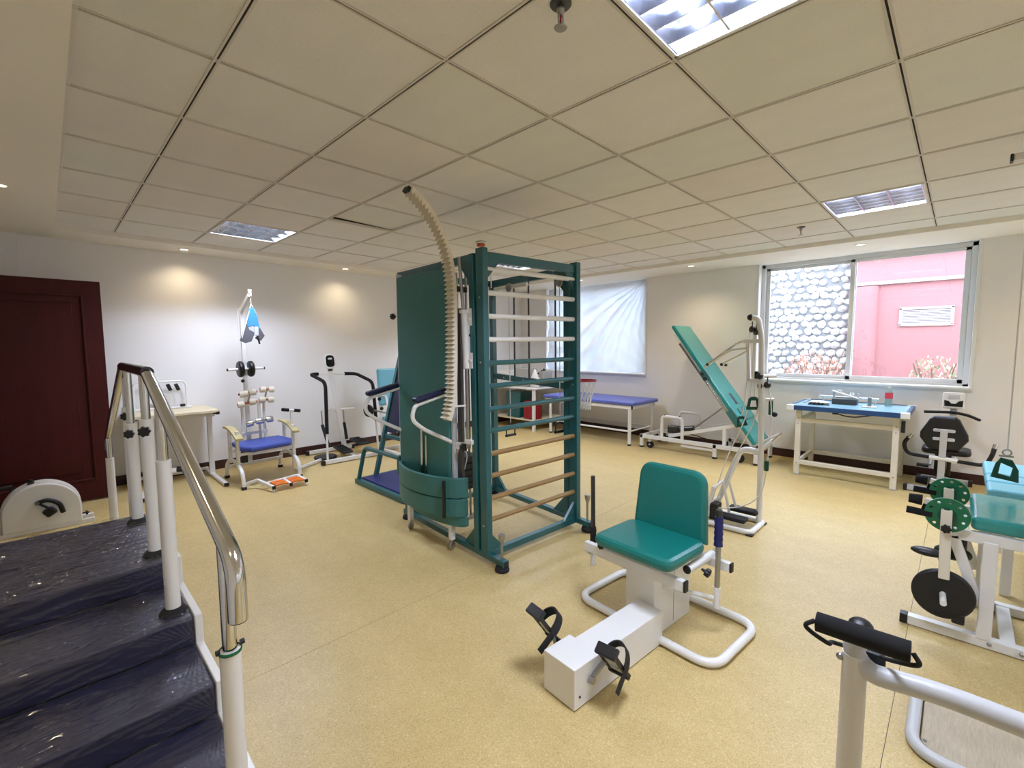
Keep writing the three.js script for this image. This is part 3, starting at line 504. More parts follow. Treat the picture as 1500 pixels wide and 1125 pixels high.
  part(t, 'strap', M.black, box(1.36, 1.42, 0.2, 0.34, -5.3, -5.28, 0.004), box(1.64, 1.66, 0.27, 0.35, -5.38, -5.36));
  const f = each(t, 'footrest_bar', M.white, bar([1.3, 0.05, -4.99], [1.4, 0.085, -4.93], 0.028, 0.028), bar([1.4, 0.085, -4.93], [1.465, 0.05, -4.68], 0.028, 0.03), bar([1.62, 0.06, -4.86], [1.62, 0.05, -4.67], 0.025, 0.03), bar([1.77, 0.06, -4.9], [1.775, 0.05, -4.69], 0.028, 0.03), bar([1.42, 0.05, -4.86], [1.8, 0.06, -4.93], 0.03, 0.02));
  each(f, 'bar_cap', M.black, bar([1.465, 0.05, -4.68], [1.467, 0.049, -4.66], 0.03, 0.032), bar([1.62, 0.05, -4.67], [1.62, 0.05, -4.65], 0.027, 0.032), bar([1.775, 0.05, -4.69], [1.776, 0.05, -4.67], 0.03, 0.032));
  each(t, 'footrest_leg', M.white, cyl([1.465, 0, -4.68], [1.465, 0.05, -4.68], 0.012), cyl([1.775, 0, -4.69], [1.775, 0.05, -4.69], 0.012));
  for (const [x0, x1] of [[1.485, 1.605], [1.64, 1.76]]) for (let k = 0; k < 7; k++) part(t, 'orange_cord', M.orange, spline([[x0, 0.06, -4.69 - k * 0.024], [(x0 + x1) / 2, 0.066 + 0.006 * Math.sin(k * 2), -4.695 - k * 0.024], [x1, 0.06, -4.69 - k * 0.024]], 0.0095, 8, 6));
}
{
  const t = thing('traction_sling', 'blue and grey neck traction sling hanging from the traction chair arm', 'sling', [1.49, 1.42, -5.17]);
  const sheet = (pts, m, n, d) => part(t, n, m, slab(pts, 'xy', -5.17 - d, -5.17 + d, 0.006));
  sheet([[1.47, 1.8], [1.515, 1.8], [1.545, 1.7], [1.56, 1.57], [1.5, 1.62], [1.44, 1.6], [1.455, 1.7]], M.sling, 'crown_strap', 0.012);
  sheet([[1.44, 1.64], [1.46, 1.58], [1.51, 1.55], [1.475, 1.46], [1.42, 1.445], [1.375, 1.47]], M.slingGrey, 'chin_pad', 0.02);
  sheet([[1.56, 1.6], [1.6, 1.52], [1.565, 1.47], [1.53, 1.48], [1.53, 1.56]], M.slingGrey, 'neck_pad', 0.02);
  part(t, 'buckle', M.greyWhite, box(1.5, 1.54, 1.52, 1.61, -5.15, -5.14)); part(t, 'strap', M.black, tube([[1.51, 1.5, -5.145], [1.535, 1.49, -5.145], [1.545, 1.435, -5.145]], 0.009, 0.02));
  each(t, 'webbing', M.cord, bar([1.49, 1.84, -5.17], [1.455, 1.72, -5.16], 0.012, 0.004), bar([1.455, 1.72, -5.16], [1.385, 1.49, -5.145], 0.014, 0.004), bar([1.49, 1.84, -5.17], [1.54, 1.74, -5.16], 0.012, 0.004));
}
// ---------------------------------------------------------------- stepper
{
  const t = thing('stepper', 'white two-pedal stepper with black foam handles and oval display', 'stepper', [2.6, 0, -5.6]);
  part(t, 'column', M.white, bar([2.69, 0.06, -5.74], [2.515, 1.1, -5.7], 0.05, 0.05), bar([2.515, 1.06, -5.7], [2.28, 1.065, -5.7], 0.022, 0.022), bar([2.515, 1.06, -5.7], [2.85, 1.05, -5.7], 0.022, 0.022), bar([2.38, 0.61, -5.7], [2.83, 0.59, -5.72], 0.02, 0.02));
  each(t, 'handle_tube', M.white, tube([[2.32, 1.065, -5.7], [2.265, 1.064, -5.69], [2.3, 0.985, -5.36], [2.28, 0.02, -5.33]], 0.013, [0.06, 0.08]), tube([[2.7, 1.055, -5.7], [2.85, 1.05, -5.69], [2.915, 0.955, -5.37], [2.95, 0.02, -5.33]], 0.013, [0.06, 0.08]));
  each(t, 'foam_sleeve', M.foam, tube([[2.36, 1.067, -5.7], [2.262, 1.066, -5.69], [2.3, 0.985, -5.36], [2.287, 0.37, -5.335]], 0.021, [0.06, 0.08]), tube([[2.7, 1.057, -5.7], [2.85, 1.05, -5.69], [2.915, 0.955, -5.37], [2.933, 0.45, -5.34]], 0.021, [0.06, 0.08]));
  each(t, 'base_bar', M.white, bar([2.24, 0.032, -5.33], [2.98, 0.032, -5.33], 0.045, 0.045), bar([2.31, 0.032, -5.98], [2.9, 0.032, -5.98], 0.045, 0.045), bar([2.62, 0.035, -5.33], [2.7, 0.035, -5.98], 0.045, 0.045), bar([2.28, 0.03, -5.52], [1.9, 0.025, -5.3], 0.03, 0.03));
  each(t, 'end_cap', M.black, bar([2.205, 0.03, -5.33], [2.245, 0.03, -5.33], 0.055, 0.055), bar([2.28, 0.03, -5.98], [2.315, 0.03, -5.98], 0.055, 0.055), bar([2.975, 0.03, -5.33], [3.01, 0.03, -5.33], 0.055, 0.055), bar([2.895, 0.03, -5.98], [2.93, 0.03, -5.98], 0.055, 0.055));
  for (const [x, z, y] of [[2.56, -5.52, 0.1], [2.83, -5.62, 0.15]]) {
    const p = part(t, 'pedal', M.black, turned(box(x - 0.065, x + 0.065, y, y + 0.03, z - 0.15, z + 0.15, 0.01, 2), [1, 0, 0], 0.12, [x, y, z])); part(p, 'tread_rib', M.rubber, [-2, -1, 0, 1, 2].map((k) => turned(box(x - 0.055, x + 0.055, y + 0.028, y + 0.036, z + k * 0.05 - 0.008, z + k * 0.05 + 0.008, 0), [1, 0, 0], 0.12, [x, y, z])));
    part(t, 'pedal_arm', M.offwhite, bar([x, y, z], [2.68, 0.06, -5.92], 0.03, 0.025));
    part(t, 'damper', M.black, cyl([x + (x < 2.7 ? -0.14 : -0.13), y + 0.05, z - 0.08], [x + (x < 2.7 ? -0.165 : -0.15), 0.42, -5.72], 0.02)); part(t, 'damper_rod', M.steel, cyl([x + (x < 2.7 ? -0.163 : -0.148), 0.4, -5.72], [x + (x < 2.7 ? -0.17 : -0.155), 0.6, -5.72], 0.008));
  }
  const d = part(t, 'display', M.white, aim(slab(roundRect(0.13, 0.19, 0.06), 'xy', -0.02, 0.02, 0.008), [2.5, 1.22, -5.67], [-0.25, 0.25, 1])); part(d, 'display_face', M.blackGloss, aim(slab(roundRect(0.1, 0.15, 0.046), 'xy', 0.018, 0.026, 0.003), [2.5, 1.22, -5.67], [-0.25, 0.25, 1]));
  part(d, 'display_window', M.greyWhite, aim(box(-0.024, 0.024, 0.02, 0.042, 0.026, 0.0285, 0), [2.5, 1.22, -5.67], [-0.25, 0.25, 1])); part(t, 'column_cap', M.black, box(2.49, 2.54, 1.1, 1.13, -5.72, -5.68));
  part(t, 'twist_disc', M.black, lathe([[0, 0], [0.12, 0], [0.125, 0.012], [0.135, 0.03], [0.135, 0.042], [0.125, 0.05], [0, 0.05]], [2.37, 0.0, -5.6], [0, 1, 0], 30));
}

// ---------------------------------------------------------------- inclined standing frame behind the green board
{
  const t = thing('incline_stander', 'teal standing frame with leaning navy board and royal blue foot plate', 'stander', [2.45, 0, -3.93]);
  each(t, 'foot_frame', M.teal, bar([2.17, 0.03, -3.5], [2.8, 0.03, -3.5], 0.05, 0.05), bar([2.17, 0.03, -4.36], [2.8, 0.03, -4.36], 0.05, 0.05), bar([2.17, 0.03, -3.48], [2.17, 0.03, -4.38], 0.05, 0.05), bar([2.8, 0.03, -3.48], [2.8, 0.03, -4.38], 0.05, 0.05));
  part(t, 'foot_plate', M.navyPad, box(2.2, 2.78, 0.03, 0.065, -4.33, -3.53, 0.008, 2));
  for (const z of [-3.52, -4.34]) part(t, 'upright', M.teal, bar([2.36, 0.04, z], [2.7, 1.33, z], 0.045, 0.04));
  each(t, 'cross_rail', M.teal, bar([2.48, 0.46, -3.52], [2.48, 0.46, -4.34], 0.035, 0.035), bar([2.7, 1.31, -3.52], [2.7, 1.31, -4.34], 0.035, 0.035), bar([2.8, 0.04, -3.52], [2.66, 1.1, -3.53], 0.035, 0.035), bar([2.8, 0.04, -4.34], [2.66, 1.1, -4.33], 0.035, 0.035));
  part(t, 'back_board', M.navyBoard, turned(box(2.47, 2.51, 0.5, 1.24, -4.3, -3.56, 0.015, 2), [0, 0, 1], -0.255, [2.49, 0.5, -4.1]));
  part(t, 'knee_bar', M.teal, tube([[2.16, 0.03, -4.33], [2.24, 0.37, -4.33], [2.24, 0.37, -3.52], [2.16, 0.03, -3.52]], 0.021, 0.07));
}
{
  const t = thing('leg_press_chair', 'white leg exercise chair with pale teal backrest in the far corner', 'exercise chair', [3.25, 0, -5.4]);
  part(t, 'backrest', M.skyPad, turned(box(3.07, 3.5, 0.62, 1.11, -5.53, -5.47, 0.025, 3), [1, 0, 0], -0.08, [3.3, 0.62, -5.5]));
  part(t, 'seat', M.skyPad, box(3.07, 3.5, 0.42, 0.48, -5.45, -5.03, 0.025, 3));
  part(t, 'frame', M.white, bar([3.12, 0.03, -5.05], [3.12, 0.42, -5.05], 0.04), bar([3.45, 0.03, -5.05], [3.45, 0.42, -5.05], 0.04), bar([3.12, 0.03, -5.5], [3.12, 0.9, -5.56], 0.04), bar([3.45, 0.03, -5.5], [3.45, 0.9, -5.56], 0.04), bar([3.12, 0.4, -5.02], [3.12, 0.4, -5.55], 0.035), bar([3.45, 0.4, -5.02], [3.45, 0.4, -5.55], 0.035));
  part(t, 'base', M.white, bar([3.05, 0.025, -5.05], [3.55, 0.025, -5.05], 0.045), bar([3.05, 0.025, -5.5], [3.55, 0.025, -5.5], 0.045), bar([3.08, 0.03, -4.7], [3.08, 0.03, -5.5], 0.045));
  part(t, 'arm_bar', M.white, tube([[3.06, 0.75, -5.5], [3.0, 0.78, -5.2], [2.98, 0.55, -5.1]], 0.014, 0.05));
  each(t, 'adjust_knob', M.black, knob([3.02, 0.72, -5.4], [-0.5, 0, 1], 0.025), knob([3.02, 0.6, -5.35], [-0.5, 0, 1], 0.025));
  const w = part(t, 'weight_disc', M.black, lathe([[0, -0.012], [0.075, -0.012], [0.08, 0], [0.075, 0.012], [0, 0.012]], [2.8, 0.6, -5.28], [1, 0, -0.35])); part(w, 'hub', M.chrome, cyl([2.78, 0.6, -5.32], [2.9, 0.6, -5.26], 0.01));
  part(t, 'weight_arm', M.steel, bar([2.86, 0.6, -5.28], [3.0, 0.56, -5.15], 0.018));
  each(t, 'casing', M.white, slab((() => { const s = new THREE.Shape(); s.moveTo(-0.14, 0); s.lineTo(0.14, 0); s.lineTo(0.14, 0.14); s.absarc(0, 0.14, 0.14, 0, Math.PI); s.closePath(); return s; })(), 'xy', -0.05, 0.05, 0.01).translate(3.22, 0.03, -4.78));
}
// ---------------------------------------------------------------- wall-bar cage
const CX = 1.93, CZ = -2.13, CT = -0.07;
{
  const t = thing('wall_bar_cage', 'tall teal wall-bar cage with white, teal and wooden rungs', 'wall bars', [CX, 0, CZ], CT, { world: false });
  t.rotation.z = 0.012; const W = 0.87, D = -1.02, H1 = 2.0;
  for (const x of [0, W]) part(t, 'ladder_post', M.teal, box(x - 0.022, x + 0.022, 0.06, H1, -0.035, 0.035, 0.004));
  for (const [x, z] of [[-0.005, -0.078], [W + 0.005, -0.078], [0, D], [W + 0.04, D]]) part(t, 'cage_post', M.teal, box(x - 0.024, x + 0.024, 0.06, 1.975, z - 0.024, z + 0.024));
  const rung = cyl([0.02, 0, 0], [W - 0.02, 0, 0], 0.0165, 0.0165, 14);
  [1.878, 1.732, 1.587, 1.442, 1.294, 1.148, 1.0, 0.86, 0.711, 0.566, 0.42, 0.277].forEach((y, i) => { const o = new THREE.Mesh(rung, i < 4 ? M.white : i < 8 ? M.teal : M.tan); o.name = 'rung'; o.position.set(0, y, 0); o.castShadow = o.receiveShadow = true; t.add(o); if (i === 0) o.userData.label = 'white rung'; });
  each(t, 'top_beam', M.teal, bar([0, 1.95, 0], [W, 1.95, 0], 0.035, 0.06), bar([0, 1.95, -0.06], [0, 1.95, D], 0.04, 0.05), bar([0, 1.95, D], [W + 0.04, 1.95, D], 0.04, 0.05), bar([W + 0.005, 1.95, -0.06], [W + 0.04, 1.95, D], 0.04, 0.06));
  each(t, 'base_beam', M.teal, bar([0, 0.055, 0], [W, 0.055, 0], 0.04, 0.045), bar([0, 0.055, 0.19], [0, 0.055, D - 0.06], 0.045, 0.04), bar([W, 0.055, 0.15], [W + 0.04, 0.055, D - 0.06], 0.045, 0.04), bar([0, 0.055, D], [W + 0.04, 0.055, D], 0.04, 0.04));
  each(t, 'mid_beam', M.teal, bar([W + 0.005, 1.08, -0.06], [W + 0.04, 1.12, D], 0.03, 0.05), bar([0, 1.22, D], [W + 0.04, 1.22, D], 0.03, 0.045));
  const tri = (x, y, sx, sy) => [[x, y], [x + 0.11 * sx, y], [x, y + 0.12 * sy]];
  for (const [x, s] of [[0.022, 1], [W - 0.022, -1]]) each(t, 'gusset', M.teal, slab(tri(x, 0.075, s, 1), 'xy', -0.012, 0.012, 0.002), slab(tri(x, 1.925, s, -1), 'xy', -0.012, 0.012, 0.002));
  for (const x of [0, W + 0.01]) each(t, 'gusset', M.teal, slab(tri(-0.1, 0.075, -1.2, 1.2), 'zy', x - 0.012, x + 0.012, 0.002), slab(tri(-0.1, 1.93, -1.2, -1.2), 'zy', x - 0.012, x + 0.012, 0.002), slab(tri(D + 0.024, 0.075, 1.2, 1.2), 'zy', x + 0.01, x + 0.034, 0.002), slab(tri(D + 0.024, 1.93, 1, -1), 'zy', x + 0.01, x + 0.034, 0.002));
  each(t, 'beam_end_plug', M.black, bar([0, 0.055, 0.19], [0, 0.055, 0.194], 0.035, 0.03), bar([W, 0.055, 0.15], [W, 0.055, 0.154], 0.035, 0.03));
  for (const [x, z, k] of [[0, 0.15, 0.2], [W, 0.12, 0.24], [0, D - 0.02, 0.12], [W + 0.04, D - 0.02, 0.12]]) {
    const f = part(t, 'levelling_foot', M.rubber, lathe([[0, 0], [0.044, 0], [0.047, 0.01], [0.04, 0.03], [0.012, 0.034], [0, 0.034]], [x, 0, z])); part(f, 'screw', M.steel, cyl([x, 0.03, z], [x, k, z], 0.008)); part(f, 'screw_head', M.steel, lathe([[0, k - 0.02], [0.01, k - 0.02], [0.021, k + 0.01], [0.022, k + 0.03], [0.016, k + 0.036], [0, k + 0.036]], [x, 0, z]));
  }
  part(t, 'bolt', M.steel, [[-0.024, 1.7, 0], [-0.024, 0.25, 0], [-0.024, 1.3, 0], [W - 0.024, 1.1, 0]].map(([x, y, z]) => ball([x, y, z], 0.006)), [0.3, 0.55, 0.8].map((k) => ball([W - 0.012, 1.09 + k * 0.03, D * k], 0.007)));
  // pulley gear inside: guide rods, weights, cords and grips
  for (const z of [-0.2, -0.5, -0.68]) part(t, 'guide_rod', M.steelDark, cyl([W, 1.12, z], [W, 1.93, z], 0.0075));
  each(t, 'overhead_roller', M.white, cyl([W - 0.06, 1.885, -0.45], [W - 0.06, 1.885, -0.86], 0.016), cyl([W * 0.55, 1.84, -0.5], [W * 0.55, 1.94, -0.5], 0.005));
  for (const [x, z, y] of [[0.76, -0.62, 0.64], [0.83, -0.12, 0.73]]) {
    part(t, 'pulley_cord', M.cord, cyl([x, y + 0.1, z], [x, 1.87, z], 0.0035)); part(t, 'pulley_wheel', M.steel, aim(new THREE.TorusGeometry(0.028, 0.009, 8, 20), [x, 1.87, z], [1, 0, 0]), aim(cyl([0, 0, -0.006], [0, 0, 0.006], 0.02), [x, 1.87, z], [1, 0, 0]));
    part(t, 'hand_grip', M.black, tube([[x - 0.045, y, z], [x - 0.05, y + 0.07, z], [x + 0.05, y + 0.07, z], [x + 0.045, y, z]], 0.006, 0.04), cyl([x - 0.055, y, z], [x + 0.055, y, z], 0.011), cyl([x, y + 0.07, z], [x, y + 0.105, z], 0.004));
  }
  for (let k = 0; k < 5; k++) part(t, 'weight_plate', M.black, box(0.14, 0.3, 0.34 + k * 0.05, 0.385 + k * 0.05, -0.62, -0.44, 0.006));
  each(t, 'weight_guide', M.steel, cyl([0.18, 0.08, -0.53], [0.18, 1.93, -0.53], 0.009), cyl([0.26, 0.08, -0.53], [0.26, 1.93, -0.53], 0.009), bar([0.1, 0.09, -0.53], [0.34, 0.09, -0.53], 0.05, 0.03)); part(t, 'weight_cord', M.cord, cyl([0.22, 0.6, -0.53], [0.22, 1.9, -0.53], 0.004), spline([[0.12, 0.9, -0.42], [0.11, 0.72, -0.4], [0.15, 0.6, -0.41], [0.13, 0.5, -0.42]], 0.004));
}
// ---------------------------------------------------------------- padded upright board on the side of the cage
{
  const t = thing('standing_board', 'tall dark green padded standing board with armrests and knee belts', 'standing board', [1.88, 0, -2.73]);
  part(t, 'board', M.boardPad, box(1.865, 1.91, 0.19, 1.915, -3.045, -2.43, 0.012, 2));
  part(t, 'board_frame', M.greyWhite, bar([1.9, 0.2, -3.06], [1.9, 1.94, -3.06], 0.035, 0.025), bar([1.9, 0.2, -2.415], [1.9, 1.0, -2.415], 0.035, 0.025));
  each(t, 'side_rail', M.steelDark, bar([1.925, 0.2, -2.375], [1.925, 1.65, -2.375], 0.025, 0.04));
  part(t, 'frame_knob', M.black, knob([1.88, 1.63, -3.115], [-0.2, 0, -1], 0.024));
  for (const z of [-2.95, -2.44]) { part(t, 'caster_leg', M.white, bar([1.885, 0.075, z], [1.885, 0.24, z], 0.035, 0.035)); part(t, 'caster', M.steel, cyl([1.885, 0.06, z], [1.885, 0.08, z], 0.008), aim(lathe([[0, -0.008], [0.027, -0.008], [0.03, 0], [0.027, 0.008], [0, 0.008]], [0, 0, 0], [0, 0, 1]), [1.885, 0.031, z], [0.3, 0, 1])); }
  for (const z of [-2.43, -3.03]) {
    part(t, 'armrest_tube', M.white, tube([[1.93, 0.735, z], [1.66, 0.875, z], [1.575, 0.945, z], [1.6, 1.03, z], [1.86, 1.09, z]], 0.013, [0.05, 0.06, 0.03])); part(t, 'armrest_pad', M.navyBoard, turned(box(1.6, 1.86, 1.045, 1.08, z - 0.03, z + 0.03, 0.015, 3), [0, 0, 1], 0.2, [1.6, 1.04, z]));
    part(t, 'armrest_bracket', M.white, box(1.9, 1.95, 0.71, 0.76, z - 0.02, z > -2.7 ? z + 0.08 : z + 0.02)); part(t, 'armrest_knob', M.black, knob([1.9, 0.735, z > -2.7 ? z + 0.105 : z - 0.06], [-0.4, 0, z > -2.7 ? 1 : -1], 0.03));
  }
  each(t, 'adjusting_rod', M.chrome, cyl([1.855, 0.4, -2.735], [1.855, 0.8, -2.735], 0.011), cyl([1.86, 0.4, -2.69], [1.86, 0.77, -2.69], 0.007), ball([1.855, 0.8, -2.735], 0.011));
  const band = (y0, y1, bulge, m, n, off = 0, z0 = -3.07, z1 = -2.31) => {
    const out = [], k = 22; for (let i = 0; i <= k; i++) { const u = i / k, z = z0 + (z1 - z0) * u, x = 1.9 - off - bulge * Math.pow(Math.sin(Math.PI * Math.min(1, Math.max(0, u))), 0.55); out.push([x, z]); }
    const inn = out.map(([x, z]) => [x + 0.028, z]).reverse(); part(t, n, m, slab([...out, ...inn], 'xz', y0, y1, 0.008));
  };
  band(0.39, 0.53, 0.15, M.boardPad, 'knee_belt'); band(0.26, 0.385, 0.14, M.boardPad, 'knee_belt', 0.004); band(0.19, 0.26, 0.08, M.boardPad, 'knee_belt', 0, -2.95, -2.31);
  part(t, 'belt_fastener', M.black, turned(box(1.77, 1.79, 0.27, 0.52, -2.4, -2.375, 0.004), [0, 1, 0], -0.9, [1.78, 0.4, -2.385])); part(t, 'belt_side', M.boardPad, box(1.86, 1.94, 0.4, 0.56, -3.095, -3.06, 0.01, 2));
}
// ---------------------------------------------------------------- finger ladder
{
  const t = thing('finger_ladder', 'ivory notched finger ladder curving outward at its top, on a post', 'finger ladder', [1.82, 0.74, -2.25]);
  const c = new THREE.CatmullRomCurve3([[1.735, 0.94, 0], [1.772, 1.06, 0], [1.785, 1.25, 0], [1.79, 1.5, 0], [1.79, 1.72, 0], [1.772, 1.9, 0], [1.72, 2.05, 0], [1.62, 2.19, 0], [1.5, 2.285, 0]].map(v3), false, 'centripetal'), n = 52, front = [], back = [];
  for (let i = 0; i <= n; i++) {
    const s = i / n, p = c.getPointAt(s), d = c.getTangentAt(s), nx = -d.y, ny = d.x;       // nx, ny: towards the user
    back.push([p.x - nx * 0.022, p.y - ny * 0.022]);
    if (i < n) { const e = c.getPointAt((i + 0.12) / n), q = c.getPointAt((i + 0.3) / n), r = c.getPointAt((i + 0.95) / n); front.push([e.x, e.y], [q.x + nx * 0.026, q.y + ny * 0.026], [r.x + nx * 0.006, r.y + ny * 0.006]); }
  }
  part(t, 'notched_strip', M.ivory, slab([...front, ...back.reverse()], 'xy', -2.325, -2.255, 0.002));
  each(t, 'end_cap', M.black, turned(box(1.478, 1.5, 2.268, 2.3, -2.315, -2.265, 0.003), [0, 0, 1], -0.5, [1.49, 2.285, -2.3]));
  part(t, 'upper_tube', M.steel, cyl([1.878, 1.45, -2.26], [1.835, 1.955, -2.26], 0.011)); part(t, 'sleeve', M.white, cyl([1.888, 1.26, -2.26], [1.872, 1.62, -2.26], 0.022), cyl([1.872, 1.61, -2.26], [1.871, 1.63, -2.26], 0.034)); part(t, 'lower_tube', M.steel, cyl([1.893, 0.74, -2.26], [1.888, 1.27, -2.26], 0.015));
  part(t, 'sleeve_knob', M.black, knob([1.905, 1.47, -2.235], [0.5, 0, 1], 0.022)); each(t, 'wall_bracket', M.white, box(1.875, 1.897, 1.56, 1.58, -2.275, -2.215), box(1.886, 1.898, 1.53, 1.64, -2.245, -2.205), box(1.88, 1.897, 1.3, 1.32, -2.275, -2.215), box(1.886, 1.898, 1.26, 1.36, -2.245, -2.205));
  part(t, 'top_clamp', M.steelDark, box(1.8, 1.9, 1.74, 1.775, -2.29, -2.26)); part(t, 'strip_clamp', M.white, bar([1.8, 1.02, -2.29], [1.9, 1.02, -2.26], 0.015, 0.012), bar([1.8, 1.72, -2.29], [1.86, 1.75, -2.26], 0.015, 0.012));
  part(t, 'lower_bracket', M.white, box(1.875, 1.897, 0.77, 0.8, -2.275, -2.21));
}

// ---------------------------------------------------------------- green pedal chair
{
  const t = thing('pedal_chair', 'white leg trainer with teal seat and backrest, side levers and strapped pedals', 'exercise chair', [2.15, 0, -1.04], -0.085, { world: false });
  const loop = new THREE.CurvePath(), q = [[-0.2, -0.385], [0.25, -0.385], [0.25, 0.375], [-0.2, 0.375]].map(([x, z]) => [x, 0.024, z]);
  const ring = path([[0, 0.024, -0.385], q[1], q[2], q[3], q[0], [0, 0.024, -0.385]], 0.1); part(t, 'base_loop', M.white, new THREE.TubeGeometry(ring, 130, 0.0195, 12, true));
  part(t, 'column', M.white, box(-0.19, 0.15, 0, 0.36, -0.085, 0.075, 0.004)); part(t, 'column_cap', M.greyWhite, box(-0.15, 0.14, 0.36, 0.375, -0.07, 0.06)); part(t, 'column_seam', M.steelDark, box(-0.0125, -0.0105, 0.02, 0.34, 0.0752, 0.076, 0));
  part(t, 'crank_housing', M.white, box(-0.81, -0.655, 0.004, 0.17, -0.04, 0.125, 0.004)); part(t, 'housing_arm', M.white, box(-0.655, -0.19, 0.004, 0.165, -0.015, 0.123, 0.004)); part(t, 'housing_foot', M.black, box(-0.8, -0.2, 0, 0.006, -0.03, 0.115, 0));
  part(t, 'screw', M.steelDark, [[-0.78, 0.05, 0.126], [-0.02, 0.2, 0.076]].map((p) => ball(p, 0.005)));
  part(t, 'seat', M.tealPad, slab(roundRect(0.35, 0.43, 0.06, -0.13, 0.0), 'xz', 0.405, 0.462, 0.022)); part(t, 'seat_pan', M.greyWhite, box(-0.26, 0.02, 0.385, 0.406, -0.16, 0.16));
  const back = new THREE.Shape(); back.moveTo(-0.2, 0); back.lineTo(0.205, 0); back.lineTo(0.185, 0.27); back.quadraticCurveTo(0.18, 0.345, 0.11, 0.345); back.lineTo(-0.11, 0.345); back.quadraticCurveTo(-0.18, 0.345, -0.185, 0.27); back.closePath();
  part(t, 'backrest', M.tealPad, turned(slab(back, 'zy', 0.03, 0.085, 0.02).translate(0, 0.435, 0), [0, 0, 1], -0.09, [0.06, 0.435, 0])); each(t, 'back_bracket', M.white, bar([0.09, 0.36, -0.1], [0.1, 0.6, -0.1], 0.03, 0.012), bar([0.09, 0.36, 0.1], [0.1, 0.6, 0.1], 0.03, 0.012));
  each(t, 'cross_bar', M.white, bar([-0.207, 0.335, -0.33], [-0.207, 0.335, 0.235], 0.03, 0.05), bar([0.1, 0.345, -0.2], [0.1, 0.345, 0.3], 0.03, 0.045)); each(t, 'bar_cap', M.black, bar([-0.207, 0.335, 0.235], [-0.207, 0.335, 0.247], 0.031, 0.051), bar([0.1, 0.345, 0.3], [0.1, 0.345, 0.31], 0.031, 0.046));
  each(t, 'lever_bar', M.white, cyl([-0.12, 0.26, -0.32], [-0.12, 0.26, -0.08], 0.011), cyl([-0.12, 0.24, 0.06], [0.03, 0.2, 0.255], 0.011), cyl([-0.14, 0.2, -0.335], [-0.14, 0.28, -0.335], 0.015), cyl([-0.2, 0.3, -0.32], [-0.14, 0.27, -0.335], 0.011), cyl([0.05, 0.15, 0.262], [0.05, 0.25, 0.262], 0.016));
  const l1 = part(t, 'lever', M.steelDark, cyl([-0.14, 0.27, -0.335], [-0.148, 0.7, -0.335], 0.0115)); part(l1, 'lever_grip', M.rubber, [0, 1, 2, 3, 4].map((k) => cyl([-0.141, 0.285 + k * 0.026, -0.335], [-0.1415, 0.311 + k * 0.026, -0.335], 0.018, 0.0155)));
  const l2 = part(t, 'lever', M.steel, cyl([0.05, 0.24, 0.262], [0.047, 0.615, 0.262], 0.0125)); part(l2, 'lever_grip', M.navyPad, [0, 1, 2, 3, 4].map((k) => cyl([0.048, 0.455 + k * 0.028, 0.262], [0.048, 0.483 + k * 0.028, 0.262], 0.021, 0.0175))); part(l2, 'lever_tip', M.steelDark, cyl([0.047, 0.595, 0.262], [0.047, 0.63, 0.262], 0.014));
  each(t, 'swivel_clamp', M.white, cyl([-0.12, 0.37, 0.2], [0.12, 0.37, 0.2], 0.02)); part(t, 'clamp_rod', M.chrome, cyl([0.12, 0.37, 0.2], [0.19, 0.37, 0.2], 0.015)); each(t, 'clamp_knob', M.black, knob([-0.03, 0.345, 0.245], [0, -0.3, 1], 0.021), knob([-0.24, 0.385, -0.2], [-1, 0, 0.2], 0.017), ball([-0.125, 0.37, 0.2], 0.02, [0.4, 1, 1]));
  for (const [x, y, z, s, tilt] of [[-0.735, 0.2, -0.105, -1, 0.95], [-0.645, 0.15, 0.185, 1, 0.9]]) {
    const a = (g) => turned(turned(g, [0, 0, 1], -tilt, [x, y, z]), [0, 1, 0], s > 0 ? 0.15 : -0.1, [x, y, z]);
    const p = part(t, 'pedal', M.black, a([box(x - 0.1, x + 0.075, y - 0.008, y + 0.008, z - 0.045, z - 0.028, 0.004), box(x - 0.1, x + 0.075, y - 0.008, y + 0.008, z + 0.028, z + 0.045, 0.004), box(x - 0.115, x - 0.095, y - 0.015, y + 0.03, z - 0.045, z + 0.045, 0.005), box(x + 0.06, x + 0.085, y - 0.012, y + 0.012, z - 0.045, z + 0.045, 0.005)]));
    part(p, 'pedal_plate', M.greyWhite, a(box(x - 0.08, x + 0.055, y - 0.004, y + 0.004, z - 0.028, z + 0.028, 0.003)));
    const arc = []; for (let k = 0; k <= 18; k++) { const h = k / 18 * Math.PI; arc.push([z + 0.052 * Math.cos(h), y + 0.085 * Math.sin(h)]); }
    part(p, 'strap', M.rubber, a([slab([...arc, ...arc.slice().reverse().map(([w, v]) => [z + (w - z) * 0.92, y + (v - y) * 0.93])], 'zy', x - 0.03, x + 0.02, 0), box(x - 0.02, x + 0.015, y - 0.09, y, z + 0.048, z + 0.054, 0.002)]));
    part(t, 'crank_arm', M.steel, bar([x, y, z - s * 0.04], [-0.72, 0.095, s < 0 ? -0.045 : 0.13], 0.022, 0.012), cyl([-0.72, 0.095, s < 0 ? -0.06 : 0.12], [-0.72, 0.095, s < 0 ? -0.035 : 0.145], 0.014), cyl([x, y, z - s * 0.045], [x, y, z + 0.02 * s], 0.007));
  }
}
